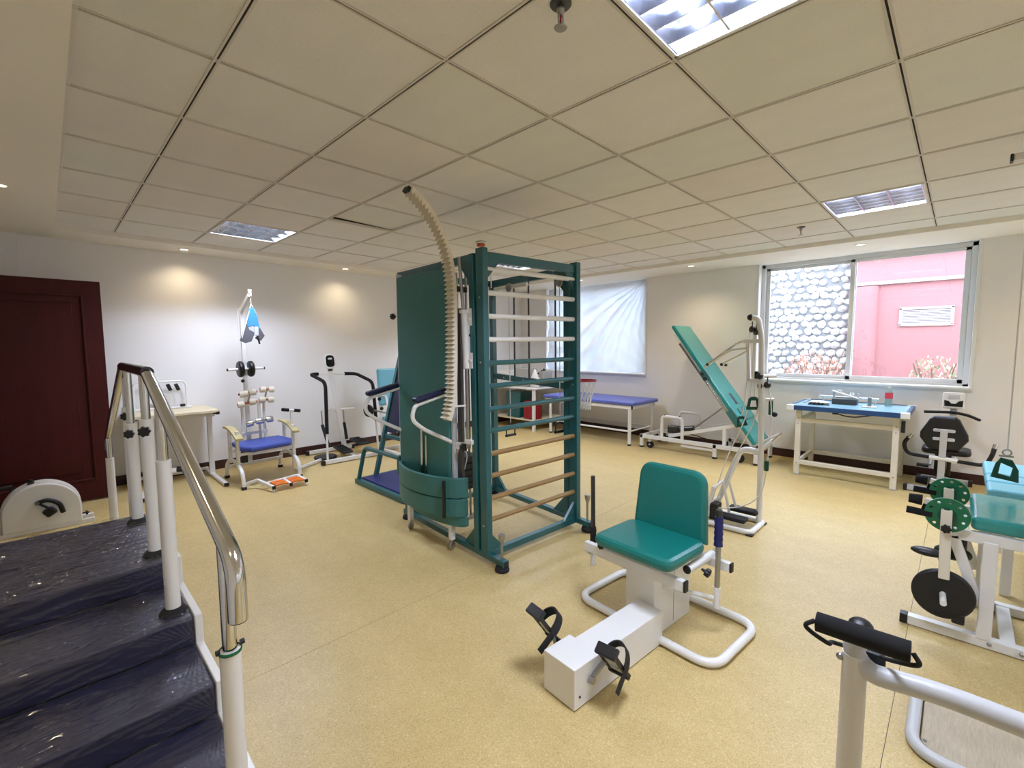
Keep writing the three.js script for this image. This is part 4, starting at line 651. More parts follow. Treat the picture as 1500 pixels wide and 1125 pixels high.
// ---------------------------------------------------------------- tilt table
{
  const t = thing('tilt_table', 'teal padded tilt table raised steeply on a white wheeled frame', 'tilt table', [6.0, 0, -2.35]);
  const xn = 5.73, xf = 6.27;
  part(t, 'base_frame', M.white, bar([xn, 0.155, -3.13], [xn, 0.155, -1.63], 0.045, 0.05), bar([xf, 0.155, -3.13], [xf, 0.155, -1.63], 0.045, 0.05), bar([xn, 0.155, -3.1], [xf, 0.155, -3.1], 0.045, 0.05), bar([xn, 0.155, -1.66], [xf, 0.155, -1.66], 0.045, 0.05), bar([xn, 0.1, -2.55], [xn, 0.1, -2.1], 0.03, 0.03));
  for (const x of [xn, xf]) for (const z of [-3.11, -2.12, -1.65]) { part(t, 'leg', M.white, bar([x, 0.02, z], [x, 0.18, z], 0.045, 0.045)); part(t, 'leg_tip', M.black, box(x - 0.024, x + 0.024, 0, 0.024, z - 0.024, z + 0.024)); }
  for (const x of [xn + 0.01, xf]) for (const z of [-2.99, -1.83]) { part(t, 'caster_wheel', M.rubber, lathe([[0, -0.016], [0.045, -0.016], [0.052, -0.008], [0.052, 0.008], [0.045, 0.016], [0, 0.016]], [x, 0.052, z], [1, 0, 0])); part(t, 'caster_fork', M.greyWhite, box(x - 0.022, x + 0.022, 0.09, 0.13, z - 0.02, z + 0.02), cyl([x - 0.024, 0.052, z], [x + 0.024, 0.052, z], 0.012)); }
  each(t, 'end_hoop', M.white, tube([[xn, 0.17, -2.82], [xn, 0.46, -2.82], [xn, 0.46, -2.54], [xn, 0.17, -2.54]], 0.02, 0.06), tube([[xf, 0.17, -2.82], [xf, 0.46, -2.82], [xf, 0.46, -2.54], [xf, 0.17, -2.54]], 0.02, 0.06)); part(t, 'hoop_button', M.black, [-2.78, -2.58].map((z) => ball([xn, 0.475, z], 0.012)));
  each(t, 'pivot_rail', M.white, bar([xn + 0.06, 0.19, -2.75], [xn + 0.06, 0.44, -1.87], 0.03, 0.045), bar([xf - 0.06, 0.19, -2.75], [xf - 0.06, 0.44, -1.87], 0.03, 0.045), bar([xn + 0.06, 0.42, -1.87], [xf - 0.06, 0.42, -1.87], 0.04, 0.04), bar([xn + 0.06, 0.17, -2.03], [xn + 0.06, 0.4, -2.03], 0.04, 0.04), bar([xf - 0.06, 0.17, -2.03], [xf - 0.06, 0.4, -2.03], 0.04, 0.04));
  part(t, 'lift_motor', M.steelDark, cyl([6.0, 0.26, -2.72], [6.0, 0.3, -2.5], 0.035), box(5.95, 6.05, 0.2, 0.3, -2.85, -2.7, 0.01)); part(t, 'lift_rod', M.steel, cyl([6.0, 0.3, -2.5], [5.98, 0.62, -2.12], 0.012)); part(t, 'motor_cable', M.black, spline([[6.0, 0.25, -2.85], [5.9, 0.2, -2.7], [5.85, 0.24, -2.5], [5.9, 0.2, -2.3]], 0.006));
  // the bed itself, from the head end down to the foot plate
  const top = [1.64, -2.74], bot = [0.22, -1.7], L = Math.hypot(top[0] - bot[0], top[1] - bot[1]), ang = Math.atan2(top[0] - bot[0], -(top[1] - bot[1]));
  const lay = (x0, x1, s0, s1, h0, h1, r = 0.004, seg = 1) => turned(box(x0, x1, bot[0] + h0, bot[0] + h1, bot[1] - s1, bot[1] - s0, r, seg), [1, 0, 0], ang, [0, bot[0], bot[1]]);
  part(t, 'bed_pad', M.aqua, lay(xn + 0.02, xf - 0.02, 0.0, L, 0, 0.05, 0.018, 3)); part(t, 'bed_slot', M.black, lay(5.96, 6.04, 0.52, 0.68, 0.048, 0.0512, 0.002));
  part(t, 'bed_frame', M.white, lay(xn + 0.05, xf - 0.05, 0.0, L - 0.1, -0.03, 0, 0.004)); each(t, 'side_rail', M.chrome, lay(xn + 0.0, xn + 0.02, 0.3, L - 0.25, -0.035, -0.01), lay(xf - 0.02, xf, 0.3, L - 0.25, -0.035, -0.01));
  part(t, 'chest_strap', M.boardPad, lay(xn - 0.012, xn + 0.03, 0.93, 1.06, -0.03, 0.06, 0.008, 2)); part(t, 'strap_clamp', M.black, [1.02, 0.95].map((s) => aim(cyl([0, 0, -0.02], [0, 0, 0.02], 0.02), [xn - 0.01, bot[0] + s * Math.sin(ang), bot[1] - s * Math.cos(ang)], [1, 0, 0.3])), knob([xf - 0.05, 1.14, -2.2], [-0.3, 0.5, 1], 0.02));
  part(t, 'knee_strap', M.aqua, lay(xn + 0.01, xf - 0.01, 0.3, 0.46, 0.048, 0.064, 0.008, 2)); each(t, 'knee_strap_side', M.boardPad, lay(xn - 0.012, xn + 0.02, 0.26, 0.48, -0.03, 0.06, 0.008, 2), lay(5.86, 6.02, 0.3, 0.46, 0.064, 0.075, 0.006));
  part(t, 'foot_plate', M.offwhite, lay(xn + 0.08, xf - 0.08, -0.02, 0.0, -0.02, 0.2, 0.006)); each(t, 'foot_bracket', M.white, lay(xn + 0.1, xn + 0.13, -0.05, 0.35, -0.06, -0.03), lay(xf - 0.13, xf - 0.1, -0.05, 0.35, -0.06, -0.03));
}
// ---------------------------------------------------------------- pulley frame
{
  const t = thing('pulley_frame', 'white hooped pulley column with hanging cords, green grips and low pedals', 'pulley machine', [3.75, 0, -1.15]); const x = 3.8;
  part(t, 'column', M.white, tube([[x, 1.61, -1.16], [x, 1.6, -1.115], [x, 1.45, -1.088], [x, 0.6, -1.062], [x, 0.02, -1.055]], 0.021, [0.03, 0.06, 0.02])); part(t, 'column_end', M.black, ball([x, 1.612, -1.17], 0.026));
  part(t, 'hoop', M.white, tube([[x, 0.58, -1.062], [x, 0.595, -1.2], [x, 0.28, -1.31], [x - 0.02, 0.025, -1.4]], 0.021, [0.07, 0.1])); part(t, 'base_loop', M.white, new THREE.TubeGeometry(path([[3.7, 0.022, -1.04], [3.86, 0.022, -1.04], [3.86, 0.022, -1.42], [3.55, 0.022, -1.42], [3.55, 0.022, -1.04], [3.7, 0.022, -1.04]], 0.05), 110, 0.02, 10, true)); each(t, 'foot_pad', M.black, box(3.84, 3.89, 0, 0.012, -1.07, -1.02), box(3.53, 3.58, 0, 0.012, -1.07, -1.02));
  each(t, 'hoop_brace', M.white, bar([3.6, 0.17, -1.36], [x, 0.17, -1.35], 0.02, 0.02), bar([3.6, 0.1, -1.37], [x, 0.1, -1.37], 0.02, 0.02), bar([3.6, 0.02, -1.4], [3.6, 0.3, -1.33], 0.025, 0.025), bar([3.6, 0.29, -1.33], [x, 0.33, -1.3], 0.02, 0.02));
  each(t, 'treadle_arm', M.white, bar([3.68, 0.33, -1.29], [3.7, 0.07, -1.24], 0.02, 0.02), bar([3.76, 0.34, -1.28], [3.79, 0.1, -1.22], 0.02, 0.02)); each(t, 'treadle', M.rubber, box(3.6, 3.7, 0.055, 0.085, -1.31, -1.1, 0.01, 2), box(3.73, 3.83, 0.09, 0.12, -1.27, -1.06, 0.01, 2)); part(t, 'treadle_block', M.black, box(3.6, 3.7, 0.03, 0.16, -1.36, -1.3, 0.008));
  part(t, 'side_bracket', M.white, bar([x, 1.43, -1.09], [x, 1.43, -1.22], 0.03, 0.03), bar([x, 1.43, -1.185], [x, 1.13, -1.165], 0.025, 0.025), bar([x, 1.13, -1.18], [x, 1.13, -1.08], 0.025, 0.03)); each(t, 'swing_bar', M.chrome, tube([[x, 1.435, -1.2], [x - 0.01, 1.42, -1.25], [x - 0.03, 1.25, -1.47]], 0.008, 0.03), cyl([x + 0.05, 1.36, -1.19], [x + 0.03, 1.25, -1.38], 0.007)); part(t, 'swing_arm', M.white, tube([[x, 1.37, -1.185], [x - 0.01, 1.37, -1.3], [x - 0.03, 1.22, -1.5]], 0.01, 0.05)); each(t, 'swing_knob', M.black, ball([x - 0.03, 1.245, -1.475], 0.014), ball([x + 0.03, 1.245, -1.385], 0.013));
  part(t, 'lower_arm', M.white, cyl([x, 1.165, -1.075], [x + 0.12, 1.165, -1.02], 0.016)); part(t, 'arm_end', M.black, ball([x - 0.02, 1.165, -1.085], 0.024), box(x - 0.01, x + 0.01, 1.14, 1.2, -1.13, -1.1));
  for (const [y, z] of [[1.52, -1.155], [1.5, -1.125], [1.09, -1.08], [1.1, -1.035]]) part(t, 'pulley', M.steelDark, aim(lathe([[0, -0.01], [0.024, -0.01], [0.018, 0], [0.024, 0.01], [0, 0.01]], [0, 0, 0], [0, 0, 1]), [x - 0.005, y, z], [1, 0, 0.6]), cyl([x - 0.005, y, z], [x - 0.005, y + 0.06, z], 0.005));
  const cords = [[[x, 1.5, -1.17], [x - 0.01, 1.0, -1.185], [x - 0.03, 0.85, -1.2]], [[x, 1.5, -1.13], [x - 0.01, 1.2, -1.13], [x - 0.01, 1.0, -1.12]], [[x, 1.48, -1.14], [x - 0.03, 0.9, -1.16], [x - 0.1, 0.5, -1.28], [x - 0.16, 0.15, -1.36]], [[x, 1.07, -1.06], [x - 0.02, 0.8, -1.12], [x - 0.06, 0.45, -1.26], [x - 0.1, 0.18, -1.34]], [[x, 1.09, -1.03], [x + 0.02, 0.95, -1.01], [x + 0.01, 0.55, -1.015], [x - 0.04, 0.25, -1.05], [x - 0.1, 0.16, -1.15], [x - 0.18, 0.12, -1.33]]];
  for (const c of cords) part(t, 'cord', M.cord, spline(c, 0.0045, 6, 30));
  const grip = (p, s, rz) => { const g = slab(new THREE.Shape([[-0.05, -0.05], [0.05, -0.05], [0.035, 0.035], [0.015, 0.05], [-0.015, 0.05], [-0.035, 0.035]].map(([a, b]) => new THREE.Vector2(a * s, b * s))), 'xy', -0.01, 0.01, 0.003, [[[-0.028, -0.028], [0.028, -0.028], [0.02, 0.022], [-0.02, 0.022]].map(([a, b]) => [a * s, b * s])]); g.rotateZ(rz); return aim(g, p, [-0.75, 0, 0.65]); };
  part(t, 'hand_grip', M.greenStrap, grip([x - 0.01, 0.955, -1.125], 1, 0)); part(t, 'hand_grip', M.greenStrap, grip([x - 0.03, 0.81, -1.2], 0.8, 0.2)); each(t, 'foot_strap', M.greenStrap, box(x + 0.02, x + 0.04, 0.87, 0.98, -1.03, -1.0, 0.008), box(x - 0.01, x + 0.02, 0.44, 0.52, -1.035, -1.005, 0.008)); part(t, 'strap_knob', M.black, ball([x + 0.045, 0.875, -0.99], 0.02)); part(t, 'strap_hook', M.white, cyl([x + 0.01, 0.99, -1.05], [x + 0.04, 0.99, -1.0], 0.01));
  part(t, 'side_bar', M.chrome, cyl([x, 0.61, -1.05], [x + 0.03, 0.74, -0.93], 0.01)); part(t, 'side_bar_socket', M.white, cyl([x - 0.01, 0.59, -1.08], [x + 0.015, 0.67, -0.99], 0.015));
}
// ---------------------------------------------------------------- work table under the window
{
  const t = thing('work_table', 'hand-therapy table with pale blue top and white legs under the window', 'table', [5.95, 0, -0.81]); const xa = 5.55, xb = 6.36, za = -1.31, zb = -0.32;
  part(t, 'tabletop', M.blueTop, box(xa + 0.03, xb - 0.03, 0.74, 0.757, za + 0.03, zb - 0.03, 0.003)); part(t, 'top_rim', M.blueEdge, bar([xa + 0.015, 0.737, za], [xa + 0.015, 0.737, zb], 0.03, 0.05), bar([xb - 0.015, 0.737, za], [xb - 0.015, 0.737, zb], 0.03, 0.05), bar([xa, 0.737, za + 0.015], [xb, 0.737, za + 0.015], 0.03, 0.05), bar([xa, 0.737, zb - 0.015], [xb, 0.737, zb - 0.015], 0.03, 0.05));
  part(t, 'groove', M.navy, box(xb - 0.1, xb - 0.085, 0.7565, 0.7585, za + 0.07, zb - 0.07, 0), box(xa + 0.35, xb - 0.085, 0.7565, 0.7585, za + 0.07, za + 0.085, 0));
  for (const [x, z] of [[xa, za], [xa, zb], [xb, za], [xb, zb]]) part(t, 'corner_cap', M.white, box(x - 0.008, x + (x === xa ? 0.06 : -0.06), 0.708, 0.764, z + (z === za ? -0.008 : 0.008), z + (z === za ? 0.06 : -0.06), 0.005));
  for (const x of [5.65, 6.3]) for (const z of [-1.22, -0.41]) { part(t, 'leg', M.cream, bar([x, 0.015, z], [x, 0.71, z], 0.05, 0.05)); part(t, 'leg_foot', M.greyWhite, box(x - 0.027, x + 0.027, 0, 0.018, z - 0.027, z + 0.027)); part(t, 'leg_bolt', M.steel, [0.56, 0.62, 0.13].map((y) => ball([x - 0.026, y, z], 0.006))); }
  for (const y of [0.6, 0.14]) each(t, 'rail', M.cream, bar([5.65, y, -1.2], [5.65, y, -0.43], 0.03, 0.045)); each(t, 'rail', M.cream, bar([6.3, 0.14, -1.2], [6.3, 0.14, -0.43], 0.03, 0.045), bar([5.65, 0.14, -1.22], [6.3, 0.14, -1.22], 0.03, 0.04), bar([5.65, 0.14, -0.41], [6.3, 0.14, -0.41], 0.03, 0.04), bar([5.65, 0.6, -1.22], [6.3, 0.6, -1.22], 0.03, 0.04), bar([5.65, 0.6, -0.41], [6.3, 0.6, -0.41], 0.03, 0.04));
  part(t, 'control_box', M.black, box(5.6, 5.66, 0.57, 0.68, -0.375, -0.345, 0.006)); part(t, 'cable', M.black, spline([[5.8, 0.71, -0.95], [5.7, 0.68, -0.86], [5.68, 0.67, -0.75], [5.7, 0.7, -0.6]], 0.006), box(5.68, 5.73, 0.68, 0.7, -0.93, -0.88));
}
{
  const t = thing('water_bottle', 'clear plastic bottle with a red label on the blue table', 'bottle', [6.1, 0.757, -0.52], 0, { world: false });
  part(t, 'body', std('#e4f0ee', 0.06, { transmission: 0.85, thickness: 0, ior: 1.4 }), lathe([[0, 0.002], [0.028, 0.002], [0.033, 0.008], [0.033, 0.07], [0.031, 0.08], [0.033, 0.09], [0.033, 0.14], [0.028, 0.165], [0.014, 0.185], [0.012, 0.198], [0, 0.198]], [0, 0, 0])); part(t, 'label', M.pinkLabel, lathe([[0.0335, 0.085], [0.034, 0.088], [0.034, 0.142], [0.0335, 0.145]], [0, 0, 0])); part(t, 'cap', M.white, cyl([0, 0.19, 0], [0, 0.208, 0], 0.0145)); part(t, 'water', std('#d8e8e6', 0.03, { transmission: 0.9, thickness: 0, ior: 1.33 }), cyl([0, 0.006, 0], [0, 0.08, 0], 0.0315));
}
{
  const t = thing('finger_exerciser', 'grey finger exercise stand with sloping metal rack on the blue table', 'finger exerciser', [6.05, 0.757, -0.86]);
  part(t, 'base', M.steelDark, box(5.98, 6.1, 0.758, 0.815, -0.99, -0.77, 0.006)); part(t, 'rack', M.white, bar([6.04, 0.9, -1.0], [6.04, 0.825, -0.76], 0.07, 0.012)); each(t, 'rack_post', M.greyWhite, bar([6.04, 0.81, -0.98], [6.04, 0.895, -0.98], 0.02, 0.02), bar([6.04, 0.8, -0.765], [6.04, 0.88, -0.765], 0.016, 0.016)); part(t, 'rod', M.chrome, cyl([6.13, 0.82, -1.13], [6.13, 0.82, -0.6], 0.012)); each(t, 'weight', M.white, cyl([6.04, 0.885, -0.93], [6.04, 0.91, -0.93], 0.018), cyl([6.04, 0.86, -0.82], [6.04, 0.885, -0.82], 0.018)); each(t, 'rod_stand', M.greyWhite, box(6.12, 6.14, 0.757, 0.82, -1.1, -1.085), box(6.12, 6.14, 0.757, 0.82, -0.64, -0.625));
}
{
  const t = thing('peg_stand', 'small white block with an upright metal peg on the blue table', 'peg stand', [5.88, 0.757, -0.65], 0, { world: false });
  part(t, 'base', M.white, box(-0.05, 0.05, 0.001, 0.014, -0.06, 0.06)); part(t, 'peg', M.steel, box(-0.016, 0.016, 0.014, 0.105, -0.016, 0.016, 0.003));
}
{
  const t = thing('hand_splint', 'white and black hand splint lying on the blue table', 'splint', [5.8, 0.757, -1.08], 0, { world: false });
  part(t, 'palm_shell', M.white, ball([0.05, 0.022, 0], 0.06, [1.1, 0.35, 1.6])); part(t, 'finger_loops', M.black, [0, 1, 2, 3].map((k) => ball([-0.03, 0.016, -0.06 + k * 0.035], 0.022, [1.2, 0.7, 0.7])), bar([-0.02, 0.006, -0.09], [0.02, 0.006, 0.1], 0.07, 0.01));
}
// ---------------------------------------------------------------- recumbent bike by the window
{
  const t = thing('recumbent_bike', 'black and white recumbent bike facing the window wall', 'exercise bike', [5.95, 0, -0.08]);
  part(t, 'seat_post', M.greyWhite, bar([5.76, 0.14, -0.083], [5.72, 0.62, -0.08], 0.035, 0.05)); each(t, 'rear_foot', M.greyWhite, bar([5.76, 0.03, -0.32], [5.76, 0.03, 0.2], 0.05, 0.05), bar([5.76, 0.05, -0.08], [6.3, 0.07, -0.08], 0.06, 0.06), bar([6.3, 0.03, -0.25], [6.3, 0.03, 0.12], 0.05, 0.05), bar([5.76, 0.04, -0.083], [5.76, 0.2, -0.083], 0.05, 0.05)); each(t, 'foot_cap', M.black, bar([5.76, 0.03, -0.34], [5.76, 0.03, -0.31], 0.06, 0.058), bar([5.76, 0.03, 0.19], [5.76, 0.03, 0.22], 0.06, 0.058), bar([6.3, 0.03, -0.27], [6.3, 0.03, -0.24], 0.06, 0.058), bar([6.3, 0.03, 0.11], [6.3, 0.03, 0.14], 0.06, 0.058));
  const hex = new THREE.Shape([[-0.1, 0], [0.1, 0], [0.165, 0.1], [0.16, 0.15], [0.1, 0.285], [0.07, 0.31], [-0.07, 0.31], [-0.1, 0.285], [-0.165, 0.15], [-0.165, 0.1]].map((q) => new THREE.Vector2(...q)));
  part(t, 'backrest', M.black, slab(hex, 'zy', 5.735, 5.795, 0.02).translate(0, 0.43, -0.08)); each(t, 'back_plate', M.greyWhite, ...[0.53, 0.61].map((y) => slab(roundRect(0.15, 0.028, 0.013, -0.08, y), 'zy', 5.722, 5.737, 0.003)));
  part(t, 'seat', M.black, slab(roundRect(0.26, 0.34, 0.07, 5.9, -0.06), 'xz', 0.375, 0.43, 0.02)); part(t, 'seat_slider', M.steelDark, box(5.76, 5.98, 0.2, 0.375, -0.11, -0.05, 0.01));
  each(t, 'side_handle', M.rubber, tube([[5.74, 0.52, -0.32], [5.72, 0.46, -0.355], [5.73, 0.36, -0.33], [5.74, 0.345, -0.14]], 0.0165, 0.06), tube([[5.74, 0.34, 0.0], [5.73, 0.33, 0.2], [5.71, 0.44, 0.235], [5.74, 0.5, 0.245]], 0.0165, 0.06)); part(t, 'handle_bar', M.white, cyl([5.74, 0.35, -0.17], [5.74, 0.34, 0.02], 0.02), bar([5.74, 0.33, -0.02], [5.74, 0.36, 0.02], 0.03, 0.04)); each(t, 'handle_tip', M.chrome, cyl([5.737, 0.508, -0.325], [5.748, 0.55, -0.3], 0.0175), cyl([5.735, 0.49, 0.243], [5.745, 0.525, 0.252], 0.0175));
  part(t, 'drive_housing', M.black, slab((() => { const s = new THREE.Shape(); s.absarc(6.22, 0.27, 0.18, 0, Math.PI * 2); return s; })(), 'xy', -0.14, -0.02, 0.02, [], 24)); part(t, 'console_post', M.greyWhite, bar([6.22, 0.3, -0.04], [6.2, 0.78, -0.03], 0.05, 0.05)); each(t, 'crank', M.steel, bar([6.22, 0.27, -0.16], [6.12, 0.2, -0.17], 0.02, 0.015), bar([6.22, 0.27, 0.0], [6.32, 0.34, 0.01], 0.02, 0.015)); part(t, 'pedal', M.black, box(6.07, 6.15, 0.18, 0.205, -0.27, -0.18), box(6.28, 6.36, 0.33, 0.355, 0.02, 0.11));
  part(t, 'front_handle', M.rubber, tube([[6.12, 0.73, -0.24], [6.16, 0.735, -0.1], [6.18, 0.735, -0.03], [6.16, 0.72, 0.07], [6.08, 0.69, 0.15]], 0.0135, 0.05));
  const c = part(t, 'console', M.white, turned(slab(roundRect(0.16, 0.16, 0.025), 'zy', -0.025, 0.025, 0.01).translate(6.19, 0.85, -0.035), [0, 0, 1], -0.2, [6.19, 0.85, 0]));
  const face = (g) => turned(g.translate(6.163, 0.85, -0.035), [0, 0, 1], -0.2, [6.19, 0.85, 0]);
  part(c, 'console_panel', M.blackGloss, face(slab(new THREE.Shape([[-0.064, -0.06], [0.064, -0.06], [0.067, 0.0], [0.035, -0.008], [0.015, -0.033], [-0.015, -0.033], [-0.035, -0.008], [-0.067, 0.0]].map((q) => new THREE.Vector2(...q))), 'zy', -0.006, 0.006, 0.002))); part(c, 'console_screen', M.greyWhite, face(slab(roundRect(0.085, 0.04, 0.008, 0, 0.035), 'zy', -0.004, 0.004, 0.002)));
}
// ---------------------------------------------------------------- quadriceps bench and therapy bench at right
{
  const t = thing('quadriceps_bench', 'white knee exercise bench with teal seat, green dial plates and black weight disc', 'exercise bench', [3.2, 0, 0.4]);
  for (const x of [2.97, 3.42]) {
    part(t, 'base_rail', M.white, bar([x, 0.025, x < 3.2 ? -0.125 : -0.02], [x, 0.025, 1.0], 0.045, 0.045)); part(t, 'rail_cap', M.black, bar([x, 0.025, x < 3.2 ? -0.155 : -0.05], [x, 0.025, x < 3.2 ? -0.125 : -0.02], 0.047, 0.047));
    for (const z of [0.14, 0.85]) part(t, 'leg', M.white, bar([x, 0.04, z], [x, 0.5, z], 0.05, 0.05)); part(t, 'seat_rail', M.white, bar([x, 0.51, -0.02], [x, 0.51, 0.95], 0.035, 0.05)); part(t, 'strut', M.white, bar([x, 0.5, 0.015], [x, 0.2, 0.115], 0.035, 0.04));
    const p = part(t, 'dial_plate', M.greenPlastic, slab((() => { const s = new THREE.Shape(); s.absarc(0, 0, 0.08, 0, Math.PI * 2); for (let k = 0; k < 10; k++) { const a = k * 0.628 + 0.2, h = new THREE.Path(); h.absarc(0.062 * Math.cos(a), 0.062 * Math.sin(a), 0.0065, 0, Math.PI * 2, true); s.holes.push(h); } return s; })(), 'zy', -0.006, 0.006, 0.001, [], 24).translate(x - 0.045, 0.6, -0.01)); part(p, 'hub', M.greenStrap, aim(cyl([0, 0, -0.015], [0, 0, 0.03], 0.032), [x - 0.045, 0.6, -0.01], [-1, 0, 0]));
    part(t, 'lever_arm', M.cream, bar([x - 0.07, 0.63, -0.012], [x - 0.07, 0.3, -0.005], 0.028, 0.04)); part(t, 'lever_knob', M.black, knob([x - 0.1, 0.55, -0.01], [-1, 0, 0], 0.02));
    part(t, 'shin_arm', M.white, bar([x - 0.03, 0.625, 0.02], [x - 0.02, 0.645, -0.09], 0.025, 0.03)); each(t, 'shin_roller', M.foam, cyl([x - 0.02, 0.645, -0.15], [x - 0.02, 0.644, -0.1], 0.022, 0.026), cyl([x - 0.04, 0.592, -0.155], [x - 0.04, 0.588, -0.06], 0.017), cyl([x - 0.01, 0.61, -0.1], [x - 0.01, 0.6, -0.06], 0.018));
  }
  each(t, 'cross_bar', M.white, bar([2.97, 0.025, 0.22], [3.42, 0.025, 0.22], 0.05, 0.035), bar([2.97, 0.025, 0.9], [3.42, 0.025, 0.9], 0.05, 0.035), bar([2.97, 0.5, 0.05], [3.42, 0.5, 0.05], 0.04, 0.04), bar([2.97, 0.5, 0.9], [3.42, 0.5, 0.9], 0.04, 0.04)); part(t, 'rail_bolt', M.steel, [0.16, 0.26].map((z) => ball([2.945, 0.028, z], 0.009)));
  part(t, 'seat', M.aqua, box(2.96, 3.46, 0.54, 0.605, 0.07, 0.62, 0.022, 3)); part(t, 'seat_back', M.aqua, turned(box(2.96, 3.46, 0.62, 1.15, 0.7, 0.76, 0.022, 3), [1, 0, 0], 0.2, [3.2, 0.6, 0.72])); each(t, 'back_support', M.white, bar([3.05, 0.5, 0.84], [3.05, 1.0, 0.87], 0.035), bar([3.38, 0.5, 0.84], [3.38, 1.0, 0.87], 0.035));
  const wd = part(t, 'weight_disc', M.black, lathe([[0, -0.014], [0.1, -0.014], [0.113, -0.008], [0.113, 0.008], [0.1, 0.014], [0.05, 0.014], [0.045, 0.008], [0, 0.008]], [2.905, 0.225, -0.005], [-1, 0.1, 0.12], 36)); part(wd, 'disc_tab', M.black, box(2.89, 2.92, 0.1, 0.15, 0.03, 0.075, 0.008)); part(wd, 'peg', M.white, cyl([2.9, 0.225, -0.005], [2.8, 0.22, 0.0], 0.012)); part(t, 'disc_carrier', M.cream, bar([2.93, 0.1, 0.0], [2.93, 0.34, -0.005], 0.02, 0.04));
  each(t, 'lower_pad', M.black, ball([2.99, 0.38, -0.07], 0.05, [0.7, 0.4, 1.3]), ball([3.12, 0.36, 0.02], 0.06, [0.7, 0.6, 1.2]), box(3.15, 3.3, 0.36, 0.48, 0.0, 0.07, 0.02, 2)); each(t, 'pad_link', M.steel, bar([3.0, 0.36, -0.02], [3.05, 0.2, 0.03], 0.025, 0.02), bar([3.3, 0.55, -0.005], [3.3, 0.3, 0.0], 0.025, 0.03));
  part(t, 'side_grip', M.foam, tube([[2.95, 0.55, 0.265], [2.95, 0.68, 0.275], [2.95, 0.7, 0.33], [2.95, 0.7, 0.52], [2.95, 0.55, 0.54]], 0.02, 0.05)); each(t, 'grip_socket', M.white, cyl([2.945, 0.49, 0.262], [2.95, 0.56, 0.265], 0.022), cyl([2.945, 0.49, 0.54], [2.95, 0.56, 0.54], 0.022));
}
{
  const t = thing('therapy_bench', 'light blue padded bench just behind the quadriceps bench', 'bench', [4.1, 0, 0.55]);
  for (const [x0, x1] of [[3.62, 3.84], [3.86, 4.06], [4.08, 4.5]]) part(t, 'pad', M.skyPad, box(x0, x1, 0.54, 0.6, 0.14, 1.1, 0.018, 3)); part(t, 'pad_base', M.navy, box(3.63, 4.49, 0.525, 0.545, 0.16, 1.08)); part(t, 'frame', M.white, bar([3.66, 0.5, 0.18], [3.66, 0.5, 1.05], 0.04), bar([4.45, 0.5, 0.18], [4.45, 0.5, 1.05], 0.04), bar([3.66, 0.5, 0.22], [4.45, 0.5, 0.22], 0.04), bar([3.66, 0.5, 1.0], [4.45, 0.5, 1.0], 0.04));
  for (const x of [3.68, 4.43]) for (const z of [0.24, 1.0]) part(t, 'leg', M.white, bar([x, 0, z], [x, 0.5, z], 0.045)); part(t, 'side_grip', M.navyPad, tube([[3.6, 0.5, 0.4], [3.57, 0.66, 0.38], [3.58, 0.7, 0.46], [3.6, 0.52, 0.55]], 0.02, 0.05));
}
{
  const t = thing('sling_handle', 'green triangular hand sling hanging on a cord from the ceiling rail', 'hand sling', [3.575, 0.68, 0.2]);
  part(t, 'cord', M.cord, cyl([3.575, 0.835, 0.2], [3.575, 2.295, 0.2], 0.0035)); part(t, 'hook', M.steel, aim(new THREE.TorusGeometry(0.016, 0.004, 8, 18), [3.575, 0.82, 0.2], [1, 0, 0]), cyl([3.575, 0.8, 0.17], [3.575, 0.8, 0.225], 0.005));
  part(t, 'sling', M.greenStrap, slab([[0.145, 0.68], [0.25, 0.665], [0.247, 0.73], [0.222, 0.782], [0.178, 0.79], [0.16, 0.755]], 'zy', 3.565, 3.585, 0.004, [[[0.173, 0.703], [0.218, 0.693], [0.225, 0.742], [0.18, 0.762]]]));
}
// ---------------------------------------------------------------- tube stand close to the camera
{
  const t = thing('walking_stand', 'grey-white bent tube stand with floor loop at the bottom right corner', 'walking stand', [1.5, 0, 0.2]);
  each(t, 'handrail', M.greyWhite, tube([[1.25, 0.755, -0.132], [1.248, 0.7, -0.142], [1.25, 0.665, -0.11], [1.25, 0.682, 0.0], [1.25, 0.68, 0.75], [1.25, 0.02, 0.8]], 0.0215, [0.02, 0.03, 0.08, 0.1], 18)); part(t, 'post', M.offwhite, cyl([1.25, 0.0, -0.137], [1.25, 0.7, -0.137], 0.024, 0.024, 20)); part(t, 'clamp_bolt', M.steel, ball([1.24, 0.685, -0.163], 0.008)); part(t, 'post_cap', M.black, ball([1.25, 0.768, -0.13], 0.024, [1, 0.7, 1]));
  each(t, 'floor_rail', M.greyWhite, bar([1.25, 0.02, -0.137], [1.25, 0.02, 0.8], 0.04, 0.04), bar([1.25, 0.02, 0.78], [2.1, 0.02, 0.78], 0.04, 0.04));
}
{
  const t = thing('band_handle', 'black foam resistance band grip with webbing, hung on the tube stand', 'resistance grip', [1.24, 0.5, -0.12]);
  each(t, 'foam_grip', M.foam, cyl([1.202, 0.768, -0.205], [1.202, 0.772, -0.042], 0.0215, 0.0225, 22)); each(t, 'webbing', M.rubber, spline([[1.202, 0.768, -0.209], [1.2, 0.75, -0.226], [1.222, 0.715, -0.185], [1.26, 0.7, -0.182], [1.284, 0.69, -0.145]], 0.005), spline([[1.202, 0.772, -0.038], [1.2, 0.755, -0.028], [1.24, 0.72, -0.07], [1.284, 0.695, -0.095]], 0.005)); part(t, 'buckle', M.black, box(1.277, 1.293, 0.655, 0.7, -0.145, -0.085, 0.006, 2), box(1.28, 1.288, 0.5, 0.665, -0.14, -0.122, 0.002));
}
